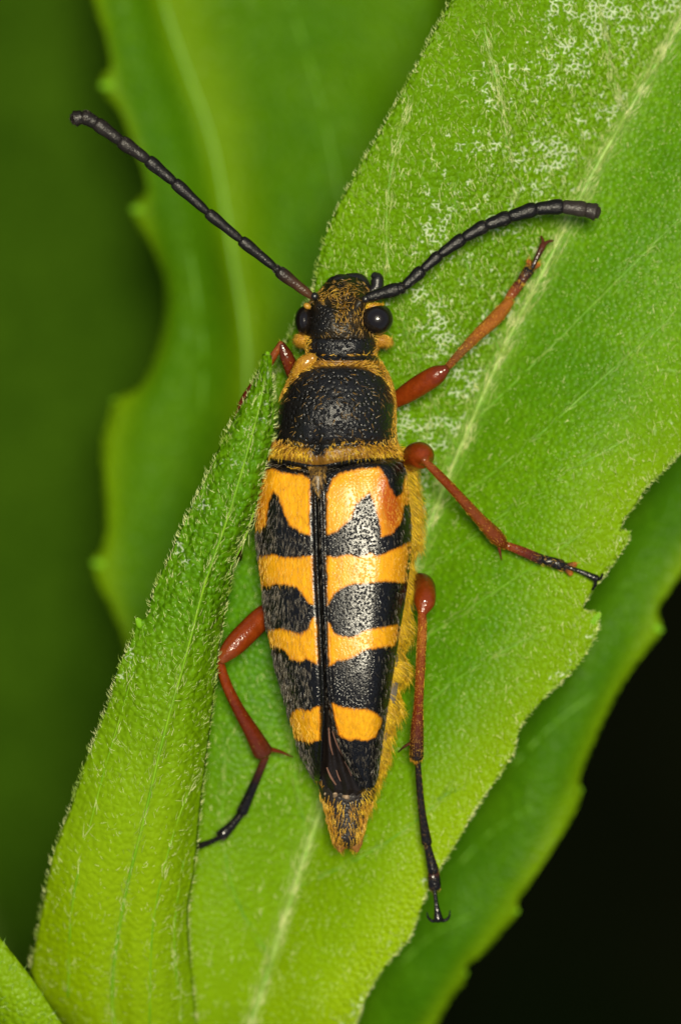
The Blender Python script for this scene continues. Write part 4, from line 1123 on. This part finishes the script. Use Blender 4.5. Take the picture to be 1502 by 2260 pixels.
# front leg, free side
lg = new_part('leg', (862, 888, -40), 'front leg stretched along the pale midrib')
limb('femur', [(850, 896, -60), (885, 876, -40), (930, 848, -10), (965, 826, 12), (984, 814, 20)], [12, 20, 24, 21, 10], lg, [RED2, RED, RED, RED, RED2], 34, 20)
limb('tibia', [(982, 816, 18), (1005, 790, -10), (1050, 742, -60), (1100, 694, -105), (1124, 664, -125)], [8, 9.5, 13, 16, 12], lg, [RUST, TAN, AMB, AMB, AMB], 30, 14, hair=900)
limb('tarsus_segment', [(1117, 668, -125), (1130, 648, -132), (1146, 626, -140)], [8, 11, 12], lg, [AMB, RUST, BRN], 14, 12, 0.6, hair=160)
limb('tarsus_segment', [(1144, 630, -140), (1155, 612, -146), (1168, 594, -152)], [8, 11, 13], lg, [BRN, BK], 14, 12, 0.6, hair=120)
for a in ((1168, 572), (1190, 580)):
    limb('tarsus_lobe', [(1164, 602, -152), (1174, 588, -156), (a[0], a[1], -160)], [8, 9, 6], lg, [BK, BK, AMB], 12, 10, 0.6, hair=40)
limb('claw_segment', [(1176, 588, -150), (1188, 562, -154), (1200, 538, -160)], [4.5, 6, 8], lg, [BK, BRN], 14, 10)
claws(lg, (1199, 540, -160), [[(1200, 528, -164), (1196, 518, -172)], [(1210, 530, -164), (1222, 527, -172)]], BRN)
flush_hair(lg)

# middle leg, free side
lg = new_part('leg', (895, 1020, -60), 'middle leg reaching to the toothed leaf margin')
limb('trochanter', [(866, 1030, -70), (892, 1024, -45), (914, 1016, -10)], [16, 23, 22], lg, [RED2, RED], 16, 16)
limb('femur', [(884, 1030, -50), (904, 1018, -15), (922, 1006, 35), (932, 1008, 74), (936, 1016, 92)], [18, 25, 31, 25, 11], lg, [RED2, RED2, RED, RED, RED], 34, 22)
limb('tibia', [(933, 1014, 96), (955, 1036, 78), (1000, 1082, 30), (1060, 1148, -40), (1100, 1190, -88), (1112, 1203, -100)], [8, 9.5, 10.5, 14, 17, 11], lg, [RUST, RED, RUST, RUST, RED2], 36, 14, hair=800)
limb('spur', [(1098, 1196, -92), (1103, 1215, -98), (1107, 1236, -104)], [5, 3.5, 1], lg, [RED2, BRN], 10, 8)
limb('tarsus_segment', [(1108, 1200, -100), (1150, 1216, -112), (1196, 1236, -126)], [8, 10.5, 12], lg, [RED, RED2, BK], 20, 12, 0.6, hair=180)
limb('tarsus_segment', [(1190, 1232, -126), (1215, 1240, -132), (1240, 1248, -138)], [9, 11.5, 13], lg, [BK, BK], 14, 12, 0.6, hair=100)
for a in ((1272, 1246), (1262, 1268)):
    limb('tarsus_lobe', [(1232, 1247, -138), (1250, 1252, -142), (a[0], a[1], -146)], [9, 9.5, 6], lg, [BK, BK, AMB], 12, 10, 0.6, hair=40)
limb('claw_segment', [(1256, 1253, -138), (1285, 1263, -142), (1318, 1278, -146)], [4.5, 5.5, 9], lg, [BK, BK], 14, 10)
claws(lg, (1315, 1277, -146), [[(1326, 1278, -150), (1332, 1268, -158)], [(1316, 1290, -150), (1310, 1302, -158)]])
flush_hair(lg)

# hind leg, free side
lg = new_part('leg', (905, 1310, -80), 'long hind leg hanging past the leaf margin')
limb('femur', [(900, 1300, -90), (925, 1285, -55), (937, 1300, -5), (936, 1328, 30), (931, 1352, 45)], [12, 20, 24, 24, 11], lg, [RED2, RED2, RED2, RED, RED], 34, 22)
limb('tibia', [(930, 1346, 46), (931, 1375, 36), (928, 1450, 4), (924, 1540, -30), (920, 1620, -58), (919, 1672, -74)], [9, 10.5, 11, 10.5, 15, 16], lg, [RED, AMB, RUST, RUST, RED2, BRN, BK2], 46, 16, hair=1500)
limb('spur', [(908, 1640, -66), (894, 1648, -70), (878, 1662, -78)], [4, 3, 1], lg, [BRN, BK], 10, 8)
limb('tarsus_segment', [(921, 1668, -76), (925, 1730, -96), (932, 1800, -118), (942, 1864, -140)], [6, 7.5, 8.5, 12], lg, [BK2, BK2, BK], 30, 12, 0.8, hair=260, hmat=M_BRONZE)
limb('tarsus_segment', [(941, 1858, -140), (948, 1890, -150), (957, 1928, -160)], [7.5, 9.5, 13], lg, [BK2, BK], 16, 12, 0.75, hair=120, hmat=M_BRONZE)
limb('tarsus_segment', [(956, 1922, -160), (958, 1944, -164), (960, 1964, -168)], [10, 14, 14], lg, [BRN, BK, BK], 12, 12, 0.6, hair=70, hmat=M_BRONZE)
limb('claw_segment', [(958, 1958, -164), (963, 1998, -172), (968, 2036, -180)], [4.5, 5, 11], lg, [BK, BK], 16, 10)
claws(lg, (968, 2036, -180), [[(955, 2039, -182), (946, 2032, -184), (943, 2020, -186)], [(982, 2038, -182), (992, 2030, -184), (994, 2016, -186)]])
flush_hair(lg)

# front leg behind the narrow leaf's tip
lg = new_part('leg', (650, 840, -60), 'front leg half hidden behind the tip of the narrow leaf')
limb('femur', [(672, 872, -70), (650, 830, -50), (632, 786, -30), (621, 760, -22)], [12, 16, 15, 8], lg, [RED2, RED2, BRN], 26, 16, hair=40)
limb('tibia', [(621, 757, -22), (604, 784, -30), (570, 838, -45), (540, 888, -58), (528, 915, -64)], [7, 9, 11, 13, 10], lg, [RUST, RUST, RED2, RED2], 30, 14, hair=300, hmat=M_BRONZE)
limb('tarsus_segment', [(530, 908, -66), (524, 930, -90), (522, 960, -120)], [7, 9, 10], lg, [BRN, BK], 14, 10, 0.7)
limb('claw_segment', [(522, 955, -118), (522, 985, -140), (524, 1005, -150)], [4, 5, 6], lg, [BK, BK], 12, 8)
flush_hair(lg)
# middle leg behind the narrow leaf
lg = new_part('leg', (590, 1110, -90), 'middle leg mostly hidden behind the narrow leaf')
limb('femur', [(600, 1100, -95), (570, 1118, -95), (520, 1150, -95), (490, 1168, -95)], [14, 19, 18, 9], lg, [RED2, RED2], 24, 16)
limb('tibia', [(490, 1168, -95), (500, 1190, -130), (515, 1205, -160), (522, 1214, -175)], [8, 9, 10, 10], lg, [RED2, BRN], 20, 12)
limb('tarsus_segment', [(520, 1212, -175), (526, 1222, -195), (529, 1236, -215)], [8, 8, 4], lg, [BRN, BK], 12, 10, 0.7)
flush_hair(lg)
# hind leg on the side of the narrow leaf
lg = new_part('leg', (600, 1350, -100), 'bent hind leg between the narrow leaf and the beetle')
limb('femur', [(610, 1338, -110), (580, 1362, -100), (545, 1396, -85), (510, 1432, -75), (486, 1458, -70)], [18, 25, 26, 23, 12], lg, [RED2, RED, RED, RED, RUST], 36, 20)
limb('tibia', [(484, 1456, -70), (492, 1492, -90), (524, 1566, -135), (556, 1622, -175), (578, 1664, -205)], [9, 11, 13.5, 18, 23], lg, [RED, RED, RED2, RED2, BRN], 36, 16, 0.8, hair=220, hmat=M_BRONZE)
limb('spur', [(594, 1658, -205), (618, 1664, -212), (646, 1676, -222)], [6, 4, 1], lg, [RED2, BRN], 12, 8)
limb('tarsus_segment', [(584, 1676, -205), (562, 1730, -230), (542, 1776, -250), (532, 1798, -258)], [8.5, 9.5, 11.5, 13], lg, [BRN, BK, BK], 24, 12, 0.8, hair=100, hmat=M_GREYH)
limb('tarsus_segment', [(534, 1796, -258), (510, 1828, -268), (486, 1852, -276)], [8, 10, 14], lg, [BK, BK], 16, 12, 0.7, hair=60, hmat=M_GREYH)
limb('claw_segment', [(490, 1852, -272), (462, 1866, -282), (436, 1876, -292)], [5, 6, 8], lg, [BK, BK], 14, 10)
claws(lg, (438, 1875, -292), [[(428, 1872, -296), (422, 1862, -300)], [(430, 1884, -296), (426, 1894, -300)]])
flush_hair(lg)
